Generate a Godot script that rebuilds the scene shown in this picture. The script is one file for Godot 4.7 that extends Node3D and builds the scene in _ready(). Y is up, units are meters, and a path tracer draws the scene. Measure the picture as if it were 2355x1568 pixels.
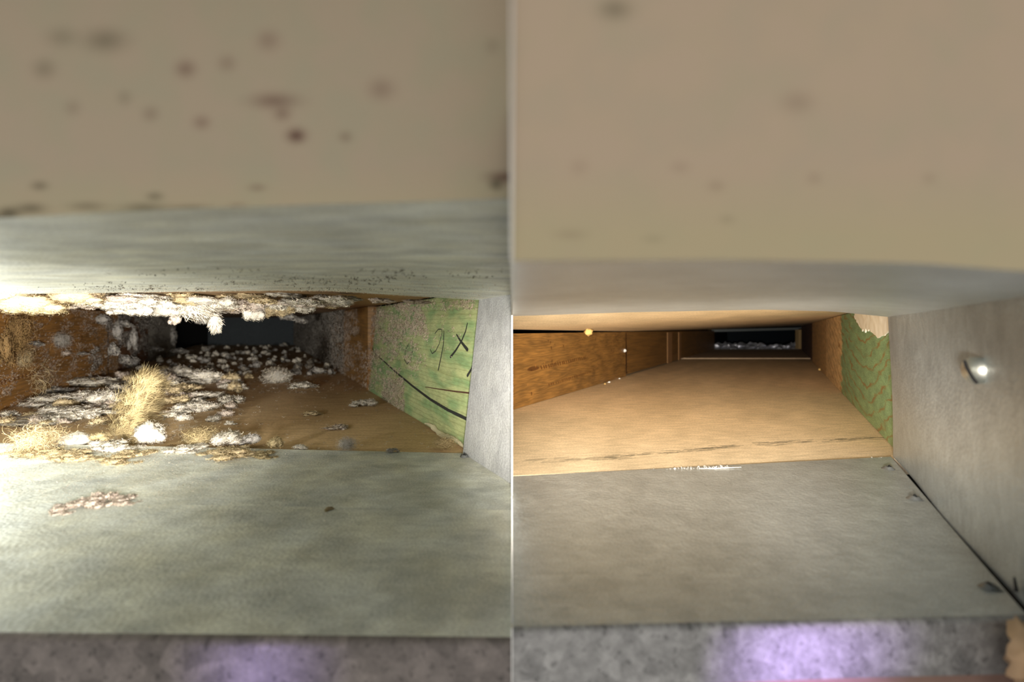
extends Node3D
# Two sheet-metal duct mouths side by side, one still full of lint, the other cleaned, each opening into a wooden cavity.

const F := 1132.0                      # focal length of the lens in pixels of the 2355 x 1568 frame
const EYE := Vector3(0, 0.3, 0)
var names := {}
var rng := RandomNumberGenerator.new()
var NZ: Array = []

# ---------- places ----------
func at(px: float, py: float, w: float) -> Vector3:      # a point w metres in front of the lens
	return EYE + Vector3((px - 1177.5) * w / F, (784.0 - py) * w / F, -w)
func ra(u: float, v: float, w: float) -> Vector3:        # clean duct: u across, v up, w along (it runs off to the right)
	return EYE + Vector3(u + 0.549 * w, v + 0.023 * w, -w)
func la(u: float, v: float, w: float) -> Vector3:        # dusty duct (it runs off to the left)
	return EYE + Vector3(u - 0.510 * w, v + 0.0318 * w, -w)
func lw(py: float) -> float: return 0.0757 * F / (py - 748.0)       # depth of a spot on the dusty cavity's floor
func lf(px: float, py: float) -> Vector3: return at(px, py, lw(py))

# ---------- naming ----------
func add(o: Node3D, called: String, parent: Node = null) -> Node3D:
	var p: Node = parent if parent else self
	o.name = called
	if p == self:
		var n: int = names.get(called, 0)
		names[called] = n + 1
		if n: o.name = "%s_%03d" % [called, n]
	p.add_child(o, true)
	return o
func tag(o: Node, label: String, category := "", group := "", kind := "") -> Node:
	if label: o.set_meta("label", label)
	if category: o.set_meta("category", category)
	if group: o.set_meta("group", group)
	if kind: o.set_meta("kind", kind)
	return o
func thing(called: String, label: String, category: String, where: Vector3, group := "") -> Node3D:
	var o := Node3D.new()
	o.position = where
	add(o, called)
	tag(o, label, category, group)
	return o

# ---------- mesh collecting ----------
class MB:
	var v := PackedVector3Array()
	var n := PackedVector3Array()
	var uv := PackedVector2Array()
	var c := PackedColorArray()
	var i := PackedInt32Array()
	var off := Vector3.ZERO
	var col := Color.WHITE
	func p(a: Vector3, nn: Vector3, t := Vector2.ZERO) -> int:
		v.push_back(a - off); n.push_back(nn); uv.push_back(t); c.push_back(col)
		return v.size() - 1
	func tri(a: int, b: int, d: int) -> void:
		var f := (v[b] - v[a]).cross(v[d] - v[a])
		if f.dot(n[a] + n[b] + n[d]) > 0.0:
			i.push_back(a); i.push_back(d); i.push_back(b)
		else:
			i.push_back(a); i.push_back(b); i.push_back(d)
	func quad(a: int, b: int, d: int, e: int) -> void:
		tri(a, b, d); tri(a, d, e)
	func flat(a: Vector3, b: Vector3, d: Vector3, e: Vector3, nn: Vector3, ua := Vector2.ZERO, ub := Vector2.ZERO, ud := Vector2.ZERO, ue := Vector2.ZERO) -> void:
		quad(p(a, nn, ua), p(b, nn, ub), p(d, nn, ud), p(e, nn, ue))
	func mesh() -> ArrayMesh:
		var arr := []
		arr.resize(Mesh.ARRAY_MAX)
		arr[Mesh.ARRAY_VERTEX] = v; arr[Mesh.ARRAY_NORMAL] = n; arr[Mesh.ARRAY_TEX_UV] = uv; arr[Mesh.ARRAY_COLOR] = c; arr[Mesh.ARRAY_INDEX] = i
		var m := ArrayMesh.new()
		m.add_surface_from_arrays(Mesh.PRIMITIVE_TRIANGLES, arr)
		return m

func put(b: MB, m: Material, called: String, parent: Node = null) -> MeshInstance3D:
	var o := MeshInstance3D.new()
	o.mesh = b.mesh()
	o.material_override = m
	add(o, called, parent)
	if parent == null: o.position = b.off
	return o
func start(off := Vector3.ZERO) -> MB:
	var b := MB.new()
	b.off = off
	return b

# A plate: a grid of points f(s, t) with its back at a distance; the front faces away from `back`. UVs are g(s, t).
func plate(b: MB, nu: int, nv: int, f: Callable, back: Vector3, g: Variant = null) -> void:
	var P := []
	for j in nv + 1:
		var row := PackedVector3Array()
		for k in nu + 1:
			row.push_back(f.call(float(k) / nu, float(j) / nv))
		P.push_back(row)
	var front := []
	var rear := []
	for j in nv + 1:
		var fr := PackedInt32Array()
		var rr := PackedInt32Array()
		for k in nu + 1:
			var du: Vector3 = P[j][mini(k + 1, nu)] - P[j][maxi(k - 1, 0)]
			var dv: Vector3 = P[mini(j + 1, nv)][k] - P[maxi(j - 1, 0)][k]
			var nn := du.cross(dv).normalized()
			if nn.dot(back) > 0.0: nn = -nn
			var t: Vector2 = g.call(float(k) / nu, float(j) / nv) if g != null else Vector2(float(k) / nu, float(j) / nv)
			fr.push_back(b.p(P[j][k], nn, t))
			rr.push_back(b.p(P[j][k] + back, -nn, t))
		front.push_back(fr); rear.push_back(rr)
	for j in nv:
		for k in nu:
			b.quad(front[j][k], front[j][k + 1], front[j + 1][k + 1], front[j + 1][k])
			b.quad(rear[j][k], rear[j][k + 1], rear[j + 1][k + 1], rear[j + 1][k])
	var mid: Vector3 = P[nv / 2][nu / 2]
	for e in 4:
		var m := nu if e < 2 else nv
		for k in m:
			var a: Vector3; var d: Vector3; var ta: Vector2; var td: Vector2
			if e < 2:
				a = P[e * nv][k]; d = P[e * nv][k + 1]
				ta = b.uv[front[e * nv][k]]; td = b.uv[front[e * nv][k + 1]]
			else:
				a = P[k][(e - 2) * nu]; d = P[k + 1][(e - 2) * nu]
				ta = b.uv[front[k][(e - 2) * nu]]; td = b.uv[front[k + 1][(e - 2) * nu]]
			var nn := (d - a).cross(back).normalized()
			if nn.dot(a - mid) < 0.0: nn = -nn
			b.flat(a, d, d + back, a + back, nn, ta, td, td, ta)

func lerps(pts: Array, x: float) -> float:               # piecewise linear through [x, y] pairs
	if x <= pts[0][0]: return pts[0][1]
	for k in pts.size() - 1:
		if x <= pts[k + 1][0]:
			return lerpf(pts[k][1], pts[k + 1][1], (x - pts[k][0]) / (pts[k + 1][0] - pts[k][0]))
	return pts[-1][1]

# a round bar through points, with a radius for each
func tube(b: MB, pts: Array, rad: Array, sides := 10, caps := true) -> void:
	var rings := []
	var ref := Vector3(0.31, 0.9, 0.17)
	for k in pts.size():
		var d: Vector3 = (pts[mini(k + 1, pts.size() - 1)] - pts[maxi(k - 1, 0)]).normalized()
		var x := d.cross(ref).normalized()
		var y := d.cross(x)
		var r := PackedInt32Array()
		for q in sides + 1:
			var a := TAU * q / sides
			var nn := x * cos(a) + y * sin(a)
			r.push_back(b.p(pts[k] + nn * rad[k], nn, Vector2(float(q) / sides, float(k) / pts.size())))
		rings.push_back(r)
	for k in pts.size() - 1:
		for q in sides:
			b.quad(rings[k][q], rings[k][q + 1], rings[k + 1][q + 1], rings[k + 1][q])
	if caps:
		for e in [0, pts.size() - 1]:
			var nn: Vector3 = (pts[e] - pts[1 if e == 0 else e - 1]).normalized()
			var mid := b.p(pts[e], nn)
			for q in sides:
				var a := b.p(b.v[rings[e][q]] + b.off, nn)
				var d := b.p(b.v[rings[e][q + 1]] + b.off, nn)
				b.tri(mid, a, d)

# ---------- textures ----------
func noise(seed_: int, freq: float, oct := 3, kind := FastNoiseLite.TYPE_SIMPLEX_SMOOTH) -> FastNoiseLite:
	var n := FastNoiseLite.new()
	n.seed = seed_; n.frequency = freq; n.noise_type = kind; n.fractal_octaves = oct
	return n
func tex(w: int, h: int, f: Callable) -> ImageTexture:
	var im := Image.create(w, h, false, Image.FORMAT_RGB8)
	for y in h:
		for x in w:
			im.set_pixel(x, y, f.call(x, y))
	return ImageTexture.create_from_image(im)
func bump(seed_: int, freq: float, oct := 3, stretch := 1.0) -> NoiseTexture2D:
	var t := NoiseTexture2D.new()
	t.width = 512; t.height = 512; t.seamless = true
	t.noise = noise(seed_, freq, oct)
	return t
func blob(x: float, y: float, cx: float, cy: float, rx: float, ry: float) -> float:
	var q := (x - cx) * (x - cx) / (rx * rx) + (y - cy) * (y - cy) / (ry * ry)
	return exp(-q * 1.6) if q < 5.0 else 0.0
func mat(called: String, c: Color, rough := 0.8, metal := 0.0, t: Texture2D = null, bm: Texture2D = null, bs := 0.0, spec := 0.5) -> StandardMaterial3D:
	var m := StandardMaterial3D.new()
	m.resource_name = called
	m.albedo_color = c; m.roughness = rough; m.metallic = metal; m.metallic_specular = spec
	if t: m.albedo_texture = t
	if bm:
		m.heightmap_enabled = true; m.heightmap_texture = bm; m.heightmap_scale = bs
	return m
# strokes of ink: distance to a polyline in texture pixels
func seg_d(p: Vector2, pl: Array) -> float:
	var best := 1e9
	for k in pl.size() - 1:
		var a: Vector2 = pl[k]
		var q: Vector2 = Geometry2D.get_closest_point_to_segment(p, a, pl[k + 1])
		best = minf(best, p.distance_to(q))
	return best
func ink(im: Image, pl: Array, r0: float, r1: float, c: Color, strength := 1.0) -> void:
	var lo := Vector2(1e9, 1e9); var hi := -lo
	var total := 0.0
	for k in pl.size():
		lo = lo.min(pl[k]); hi = hi.max(pl[k])
		if k: total += pl[k].distance_to(pl[k - 1])
	var run := 0.0
	for k in pl.size() - 1:
		var a: Vector2 = pl[k]; var d: Vector2 = pl[k + 1]
		var n := int(a.distance_to(d) * 2.0) + 1
		for j in n:
			var p := a.lerp(d, float(j) / n)
			var r := lerpf(r0, r1, (run + a.distance_to(p)) / maxf(total, 1e-4))
			for y in range(int(p.y - r - 1), int(p.y + r + 2)):
				for x in range(int(p.x - r - 1), int(p.x + r + 2)):
					if x < 0 or y < 0 or x >= im.get_width() or y >= im.get_height(): continue
					var cov := clampf(r + 0.5 - p.distance_to(Vector2(x, y)), 0.0, 1.0) * strength
					if cov > 0.0: im.set_pixel(x, y, im.get_pixel(x, y).lerp(c, cov))
		run += a.distance_to(d)

# ---------- lint ----------
# one curly strand: a ribbon that wanders and narrows; shaded like the soft body it belongs to
func strand(b: MB, p0: Vector3, d0: Vector3, body: Vector3, length: float, width: float, curl: float, segs := 4, pull := Vector3.ZERO) -> void:
	var d := d0.normalized()
	var p := p0
	var step := length / segs
	var turn := Vector3(rng.randfn(), rng.randfn(), rng.randfn()).normalized()
	var prev0 := -1; var prev1 := -1
	for k in segs + 1:
		var side := d.cross(turn).normalized() * width * (0.5 if k < segs else 0.15)
		var nn := (body + d * 0.15 + side.normalized() * 0.25).normalized()
		var a := b.p(p - side + b.off, nn)
		var e := b.p(p + side + b.off, nn)
		if k:
			b.quad(prev0, prev1, e, a)
		prev0 = a; prev1 = e
		d = (d + turn.cross(d) * curl + Vector3(rng.randfn(), rng.randfn(), rng.randfn()) * curl * 0.35 + pull).normalized()
		p += d * step
func core(b: MB, nz: FastNoiseLite, r: Vector3, rough: float, nlat := 14, nlon := 22, shade := 0.8) -> void:
	b.col = Color(shade, shade, shade)
	var rows := []
	for j in nlat + 1:
		var row := PackedInt32Array()
		var th := PI * j / nlat
		for k in nlon + 1:
			var ph := TAU * (k % nlon) / nlon
			var d := Vector3(sin(th) * cos(ph), cos(th), sin(th) * sin(ph))
			var q := 1.0 + rough * nz.get_noise_3dv(d * 100.0)
			row.push_back(b.p(d * r * q, d))
		rows.push_back(row)
	for j in nlat:
		for k in nlon:
			b.quad(rows[j][k], rows[j][k + 1], rows[j + 1][k + 1], rows[j + 1][k])
# a unit clump of lint: a cluster of lumpy hearts grown over with fine strands
func clump(seed_: int, lumps: int, n: int, length: float, width: float, curl: float, big: float, flatness := 1.0, comb := Vector3.ZERO, segs := 4, heart := 0.72, lift := 0.0) -> ArrayMesh:
	rng.seed = seed_
	var b := MB.new()
	var nz := noise(seed_, 0.02, 3)
	var hearts := []
	for k in lumps:
		var r := big if k == 0 else big * rng.randf_range(0.35, 0.85)
		var room := maxf(0.0, 0.92 - r)
		var a := rng.randf() * TAU
		var q := sqrt(rng.randf()) * room
		var c := Vector3.ZERO if lumps == 1 else Vector3(cos(a) * q, rng.randf_range(-0.5, 0.5) * flatness * room, sin(a) * q)
		hearts.push_back([c, r])
	var area := 0.0
	for h in hearts: area += h[1] * h[1]
	for h in hearts:
		var c: Vector3 = h[0]
		var r: float = h[1]
		if heart > 0.0:
			b.off = -c
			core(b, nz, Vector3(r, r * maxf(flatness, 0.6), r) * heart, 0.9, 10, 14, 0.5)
			b.off = Vector3.ZERO
		for k in int(n * r * r / area):
			var d := Vector3(rng.randfn(), rng.randfn(), rng.randfn()).normalized()
			var q := (heart if heart > 0.0 else pow(rng.randf(), 0.6) * 0.8) * (1.0 + 0.9 * nz.get_noise_3dv(d * 100.0)) * r
			var p := c + Vector3(d.x * q, d.y * q * maxf(flatness, 0.6), d.z * q)
			var s := rng.randf_range(0.5, 1.0)
			b.col = Color(s, s * rng.randf_range(0.94, 1.0), s * rng.randf_range(0.84, 1.0))
			var tang := d.cross(Vector3(rng.randfn(), rng.randfn(), rng.randfn())).normalized()
			var body := (d + Vector3(rng.randfn(), rng.randfn(), rng.randfn()) * 0.45 + Vector3.UP * lift).normalized()
			strand(b, p, d * rng.randf_range(0.1, 1.0) + tang * 0.8 + comb, body, length * rng.randf_range(0.35, 1.25), width * rng.randf_range(0.7, 1.3), curl, segs, comb * 0.25)
	return b.mesh()

var P := {}                                              # the kinds of clump
var LM := {}                                             # the kinds of lint
func lint(called: String, kind: String, where: Vector3, size: Vector3, color: String, label: String, group := "", tilt := Vector3.ZERO) -> MeshInstance3D:
	var o := MeshInstance3D.new()
	o.mesh = P[kind]
	o.material_override = LM[color]
	o.transform = Transform3D(Basis.from_euler(tilt).scaled_local(size), where)
	add(o, called)
	tag(o, label, "lint", group)
	return o

# fuzz: many tiny tufts strewn over a surface, nobody could count them
func fuzz(called: String, kind: String, places: Array, color: String, label: String, parent: Node = null) -> void:
	var mm := MultiMesh.new()
	mm.transform_format = MultiMesh.TRANSFORM_3D
	mm.mesh = P[kind]
	mm.instance_count = places.size()
	for k in places.size():
		mm.set_instance_transform(k, places[k])
	var o := MultiMeshInstance3D.new()
	o.multimesh = mm
	o.material_override = LM[color]
	add(o, called, parent)
	tag(o, label, "lint" if parent == null else "", "", "stuff")
func spot(where: Vector3, s: float, stretch := Vector3.ONE, up := Vector3.UP) -> Transform3D:   # lies on a surface that faces `up`
	var y := (up + Vector3(rng.randfn(), rng.randfn(), rng.randfn()) * 0.15).normalized()
	var x := y.cross(Vector3(rng.randfn(), rng.randfn(), rng.randfn())).normalized()
	return Transform3D(Basis(x * stretch.x * s, y * stretch.y * s, x.cross(y) * stretch.z * s), where)

func _ready() -> void:
	# ----- camera -----
	var cam := Camera3D.new()
	cam.position = EYE
	cam.fov = rad_to_deg(2.0 * atan(784.0 / F))
	cam.near = 0.004; cam.far = 20.0
	var ca := CameraAttributesPhysical.new()
	ca.frustum_focal_length = 12.0 / tan(atan(784.0 / F))
	ca.frustum_focus_distance = 0.34
	ca.frustum_near = 0.004; ca.frustum_far = 20.0
	cam.attributes = ca
	add_child(cam)
	cam.name = "camera"
	cam.make_current()
	ca.frustum_focal_length *= (24.0 if cam.fov < 75.0 else 24.0) / 24.0
	ca.exposure_aperture = ca.frustum_focal_length / 1.7
	# ----- light -----
	var we := WorldEnvironment.new()
	we.name = "world_environment"
	var env := Environment.new()
	env.background_mode = Environment.BG_COLOR
	env.background_color = Color(0.95, 0.935, 0.915)
	env.background_energy_multiplier = 0.82
	env.tonemap_mode = Environment.TONE_MAPPER_LINEAR
	env.tonemap_exposure = 1.0
	env.sdfgi_enabled = true; env.ssao_enabled = true; env.ssil_enabled = true
	we.environment = env
	add_child(we)
	omni("unseen_left_lamp", la(-0.17, -0.024, 0.245), Color(0.99, 1.0, 0.98), 0.009, 0.006)  # out of view at the left, placed to brighten the lip and sheets
	beam("unseen_left_beam", la(-0.21, -0.035, -0.15), la(-0.04, -0.035, 0.70), Color(1.0, 0.99, 0.965), 0.58, 0.006, 13.5)  # out of view at the left, aimed to light the lint drifts
	beam("unseen_left_beam_edge", la(-0.21, -0.012, -0.05), la(0.06, -0.02, 0.40), Color(1.0, 0.99, 0.965), 0.12, 0.006, 16.0)  # out of view at the left, aimed towards the green stud side
	beam("unseen_front_beam_dusty", EYE + Vector3(-0.012, -0.03, 0.0), at(170, 785, 0.6), Color(1.0, 0.98, 0.95), 0.42, 0.004, 15.0)  # out of view by the lens, placed to light the left stud
	beam("unseen_front_beam_dusty", EYE + Vector3(-0.012, -0.03, 0.0), at(470, 785, 0.6) - Vector3(0, 0.01, 0), Color(1.0, 0.98, 0.95), 0.36, 0.004, 13.0)  # out of view by the lens, placed to lift the middle drifts
	for px in [1215.0, 1420.0, 1640.0, 1860.0]:
		beam("unseen_front_beam", EYE + Vector3(0.006, -0.03, 0.0), at(px, 785.0, 0.6) - Vector3(0, 0.022, 0), Color(1.0, 0.96, 0.9), 0.44 if px < 1500 else 0.36 if px < 1800 else 0.42, 0.004, 15.0)  # fan of beams out of view, placed to light the clean cavity
	beam("unseen_violet_light", EYE + Vector3(0.02, -0.11, -0.03), at(1850, 1500, 0.121), Color(0.80, 0.68, 1.0), 0.042, 0.001, 9.0, 0.4)  # out of view below, makes the violet patch on the clean flange
	beam("unseen_violet_light_dusty", EYE + Vector3(-0.075, -0.12, -0.03), at(600, 1530, 0.118), Color(0.72, 0.66, 1.0), 0.009, 0.001, 9.0, 0.6)  # out of view below, makes the violet patch on the dusty flange

	make_lint()
	shell()
	clean_duct()
	dusty_duct()
	dust()

func light(o: Light3D, called: String, where: Vector3, c: Color, e: float, size: float) -> void:
	o.light_color = c; o.light_energy = e; o.light_size = size; o.shadow_enabled = true
	o.name = called
	o.position = where
	add_child(o)
func omni(called: String, where: Vector3, c: Color, e: float, size: float) -> void:
	var o := OmniLight3D.new()
	o.omni_range = 10.0; o.omni_attenuation = 2.0
	light(o, called, where, c, e, size)
func beam(called: String, where: Vector3, to: Vector3, c: Color, e: float, size: float, cone: float, soft := 1.0) -> void:
	var o := SpotLight3D.new()
	o.spot_range = 10.0; o.spot_attenuation = 2.0; o.spot_angle = cone; o.spot_angle_attenuation = soft
	light(o, called, where, c, e, size)
	o.look_at_from_position(where, to)

# ---------- an added dark shell round the ducts, the wall over the openings ----------
func slab(called: String, lo: Vector3, hi: Vector3, m: Material, label: String) -> void:
	var mi := MeshInstance3D.new()
	var bm := BoxMesh.new()
	bm.size = hi - lo
	mi.mesh = bm
	mi.material_override = m
	add(mi, called)
	mi.position = EYE + (lo + hi) * 0.5
	tag(mi, label, "", "", "structure")

func shell() -> void:
	var dk := mat("added_dark_shell", Color(0.09, 0.085, 0.08), 0.95)  # dark colour for the unlit void; these added slabs keep stray light out
	slab("floor", Vector3(-1.9, -0.30, -2.6), Vector3(2.1, -0.25, -0.16), dk, "added dark slab closing the wall void under both ducts")
	slab("ceiling", Vector3(-1.9, 0.25, -2.6), Vector3(2.1, 0.30, -0.10), dk, "added dark slab closing the wall void over both ducts")
	slab("added_wall_back", Vector3(-1.9, -0.25, -2.65), Vector3(2.1, 0.25, -2.6), dk, "added dark backing of the wall void beyond both ducts")
	slab("added_wall_left", Vector3(-1.95, -0.30, -2.6), Vector3(-1.9, 0.30, -0.12), dk, "added dark left end closing the wall void")
	slab("added_wall_right", Vector3(2.1, -0.30, -2.6), Vector3(2.15, 0.30, -0.12), dk, "added dark right end closing the wall void")

	# painted plaster over the two openings
	var n1 := noise(3, 0.012, 3)
	var n2 := noise(4, 0.05, 2)
	var spots_l := [[680, 312, 24, 18, 0.9, 0], [630, 232, 62, 20, 0.5, 0], [648, 262, 22, 18, 0.4, 0], [425, 158, 26, 22, 0.45, 0], [240, 92, 55, 30, 0.42, 1], [100, 158, 30, 26, 0.3, 1], [520, 145, 24, 22, 0.25, 0], [615, 92, 30, 26, 0.28, 0], [345, 262, 22, 20, 0.25, 0], [462, 282, 22, 18, 0.35, 0], [875, 205, 34, 28, 0.28, 0], [793, 315, 18, 15, 0.3, 0], [90, 428, 22, 12, 0.5, 1], [285, 225, 20, 20, 0.2, 1], [1160, 408, 45, 14, 0.75, 0], [1140, 425, 18, 14, 0.7, 1], [165, 248, 22, 20, 0.18, 0], [590, 432, 24, 10, 0.3, 0], [355, 452, 22, 10, 0.5, 1], [1130, 105, 20, 20, 0.15, 0], [140, 85, 40, 26, 0.25, 1], [20, 490, 30, 14, 0.8, 1], [70, 480, 40, 14, 0.6, 1], [330, 478, 60, 12, 0.5, 1], [440, 482, 60, 12, 0.5, 1], [545, 482, 26, 14, 0.45, 0], [200, 475, 50, 12, 0.4, 1], [0, 505, 40, 12, 0.7, 1]]
	var spots_r := [[1412, 20, 44, 28, 0.4, 1], [1832, 235, 44, 30, 0.18, 0], [1645, 428, 24, 16, 0.16, 0], [1870, 410, 22, 18, 0.13, 0], [2135, 410, 20, 16, 0.12, 0], [1310, 540, 44, 14, 0.14, 0], [1670, 505, 22, 12, 0.15, 1], [1500, 550, 30, 10, 0.12, 1], [1330, 385, 26, 22, 0.1, 0], [1562, 385, 26, 16, 0.12, 0]]
	# the face leans towards the room as it rises; spots lie at their place across and up the face
	for side in 2:
		var lft := side == 0
		var low := func(px): return lerps([[-2800, 560], [0, 502], [250, 487], [600, 474], [1177, 456]], px) if lft else lerps([[1177, 600], [1650, 597], [2100, 604], [2355, 624], [2800, 632], [3400, 640]], px)
		var w0 := 0.079 if lft else 0.0665
		var x0 := -0.34 if lft else 0.0
		var x1 := 0.0 if lft else 0.34
		var f := func(s, t):
			var x := lerpf(x0, x1, s)
			var y0: float = low.call(1177.5 + x * F / w0)
			if t <= 0.6:
				var w := lerpf(w0, 0.044, t / 0.6)
				var p := at(1177.5, lerpf(y0, -300.0, t / 0.6), w)
				return Vector3(x, p.y, p.z)
			return Vector3(x, at(0, -300.0, 0.044).y + (t - 0.6) * 0.55, EYE.z - 0.044)
		var xa := -0.10 if lft else -0.004
		var base := Color(0.70, 0.64, 0.55) if lft else Color(0.735, 0.66, 0.565)
		var t := tex(480, 320, func(x, y):
			var xm: float = xa + x / 480.0 * 0.104
			var tt: float = y / 319.0                     # up the leaning part, from its lower edge
			var w := lerpf(w0, 0.044, tt)
			var px := 1177.5 + xm * F / w
			var yy: float = lerpf(low.call(1177.5 + xm * F / w0), -300.0, tt)
			var c := base.lerp(Color(0.665, 0.645, 0.545), clampf(0.35 + n1.get_noise_2d(px * 0.4, yy * 0.4) * 1.2, 0.0, 1.0) * (0.6 if lft else 0.25))
			if yy > 380.0: c = c.lerp(Color(0.72, 0.68, 0.53), clampf((yy - 380.0) / 160.0, 0.0, 1.0) * 0.6)
			for q in (spots_l if lft else spots_r):
				var k: float = blob(px, yy, q[0], q[1], q[2], q[3]) * q[4]
				if k > 0.01: c = c.lerp(Color(0.30, 0.19, 0.155) if q[5] == 0 else Color(0.25, 0.23, 0.16), k * 0.8)
			return c)
		var b := start(at(600 if lft else 1760, 300, 0.06))
		plate(b, 60, 20, f, Vector3(0, 0.004, -0.006), func(s, tt): return Vector2((lerpf(x0, x1, s) - xa) / 0.104, minf(tt / 0.6, 0.999)))
		var m := mat("painted_plaster", Color.WHITE, 0.85, 0.0, t)
		m.texture_repeat = false
		var o := put(b, m, "trim_1" if lft else "trim_2")
		tag(o, "beige painted plaster face with rust-brown spots over the dusty duct opening" if lft else "clean beige painted plaster face over the clean duct opening", "", "", "structure")
	# the wall under the flanges
	var pk := mat("pinkish_plaster", Color(0.62, 0.5, 0.45), 0.9, 0.0, null, bump(8, 0.03), 0.1)
	var b2 := start(at(1800, 1600, 0.125))
	plate(b2, 30, 6, func(s, t): return EYE + Vector3(lerpf(0.0, 0.34, s), lerpf(at(0, 1520.0, 0.1235).y - EYE.y, -0.30, t) + 0.0006 * sin(s * 60.0), -0.1235), Vector3(0, 0, -0.02))
	tag(put(b2, pk, "trim_3"), "pinkish plaster under the front flange of the clean duct", "", "", "structure")
	b2 = start(EYE + Vector3(-0.15, -0.2, -0.125))
	plate(b2, 10, 6, func(s, t): return EYE + Vector3(lerpf(-0.34, -0.0005, s), lerpf(-0.095, -0.30, t), -0.1235), Vector3(0, 0, -0.02))
	tag(put(b2, pk, "trim_4"), "pinkish plaster under the front flange of the dusty duct", "", "", "structure")
	slab("wall_front", Vector3(0.1175, -0.30, -0.0985), Vector3(0.34, 0.03, -0.0945), pk, "pinkish plaster wall to the right of the clean duct")
	slab("wall_front", Vector3(-0.62, -0.30, -0.099), Vector3(-0.295, 0.30, -0.095), pk, "pinkish plaster wall to the left of the dusty duct")
	# added white divider to part the two mouths, tapering towards the room
	# its front edge keeps a hair in front of the sheets and plaster that it parts
	var prof := []
	for k in 33: prof.push_back([lerpf(-300.0, 598.0, k / 32.0), lerpf(0.044, 0.0665, 1.0 - (600.0 - lerpf(-300.0, 598.0, k / 32.0)) / 900.0) - 0.0005])
	for k in 12:
		var w := lerpf(0.0675, 0.225, k / 11.0)
		prof.push_back([784.0 - (0.0109 + (w - 0.0675) / 0.1775 * 0.0014) * F / w + 2.0, w - 0.0008])
	prof.push_back([740, 0.234])
	prof.push_back([1128, 0.216])
	for k in 20: prof.push_back([lerpf(1140.0, 1436.0, k / 19.0), 0.0714 * F / (lerpf(1140.0, 1436.0, k / 19.0) - 758.0) - 0.0012])
	prof.push_back([1440, 0.1155])
	prof.push_back([1640, 0.1155])
	var bd := start(at(1177.5, 800, 0.25))
	var prev := []
	for k in 160:
		var y := lerpf(-300.0, 1640.0, k / 159.0)
		var w := lerps(prof, y)
		var wb := w + (0.012 if y < 600.0 else 0.03)
		var h := 1.25 / F
		var row := [at(1177.5, y, w) - Vector3(h * w, 0, 0), at(1177.5, y, w) + Vector3(h * w, 0, 0), at(1177.5, y, wb) + Vector3(0.00035, 0, 0), at(1177.5, y, wb) - Vector3(0.00035, 0, 0)]
		if prev:
			bd.flat(prev[0], prev[1], row[1], row[0], Vector3.BACK)
			bd.flat(prev[1], prev[2], row[2], row[1], Vector3.RIGHT)
			bd.flat(prev[2], prev[3], row[3], row[2], Vector3.FORWARD)
			bd.flat(prev[3], prev[0], row[0], row[3], Vector3.LEFT)
		prev = row
	tag(put(bd, mat("added_divider_white", Color(0.93, 0.93, 0.92), 0.7), "added_divider"), "added thin white divider seen edge-on between the dusty and the clean duct", "panel")

# ---------- materials of the ducts ----------
func metal_tex(seed_: int, base: Color, dusty: float) -> ImageTexture:
	var fine := noise(seed_, 0.32, 2)
	var mid := noise(seed_ + 1, 0.03, 4)
	var big := noise(seed_ + 2, 0.009, 3)
	var cell := noise(seed_ + 3, 0.055, 1, FastNoiseLite.TYPE_CELLULAR)
	cell.cellular_return_type = FastNoiseLite.RETURN_CELL_VALUE
	return tex(640, 640, func(x, y):
		var k: float = 1.0 + 0.16 * fine.get_noise_2d(x, y) + (0.05 + 0.03 * dusty) * mid.get_noise_2d(x * 0.6, y * 1.8) + 0.03 * cell.get_noise_2d(x, y) + (0.06 + 0.1 * dusty) * big.get_noise_2d(x, y)
		var c := base * k
		if dusty > 0.0:
			var q := clampf(0.45 + 0.7 * big.get_noise_2d(y + 300, x) + 0.25 * mid.get_noise_2d(y * 0.7, x * 1.4) + 0.35 * fine.get_noise_2d(y, x), 0.0, 1.0) * dusty
			c = c.lerp(Color(0.75, 0.75, 0.68) * k, q)
		return Color(c.r, c.g, c.b))

var METAL_R: StandardMaterial3D
var METAL_L: StandardMaterial3D
var SCREW: StandardMaterial3D
var TIP: StandardMaterial3D
func wood_tex(w: int, h: int, f: Callable) -> Image:
	var im := Image.create(w, h, false, Image.FORMAT_RGB8)
	for y in h:
		for x in w:
			im.set_pixel(x, y, f.call(x, y))
	return im

func board_tex(seed_: int, base: Color) -> Image:
	var streak := noise(seed_, 0.05, 3)
	var fine := noise(seed_ + 1, 0.4, 2)
	var big := noise(seed_ + 2, 0.008, 2)
	return wood_tex(768, 768, func(x, y):
		var k: float = 1.0 + 0.10 * streak.get_noise_2d(x * 0.35, y * 3.2) + 0.10 * fine.get_noise_2d(x * 0.5, y) + 0.06 * big.get_noise_2d(x, y)
		return Color(base.r * k, base.g * k, base.b * (k * 1.1 - 0.1)))

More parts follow.
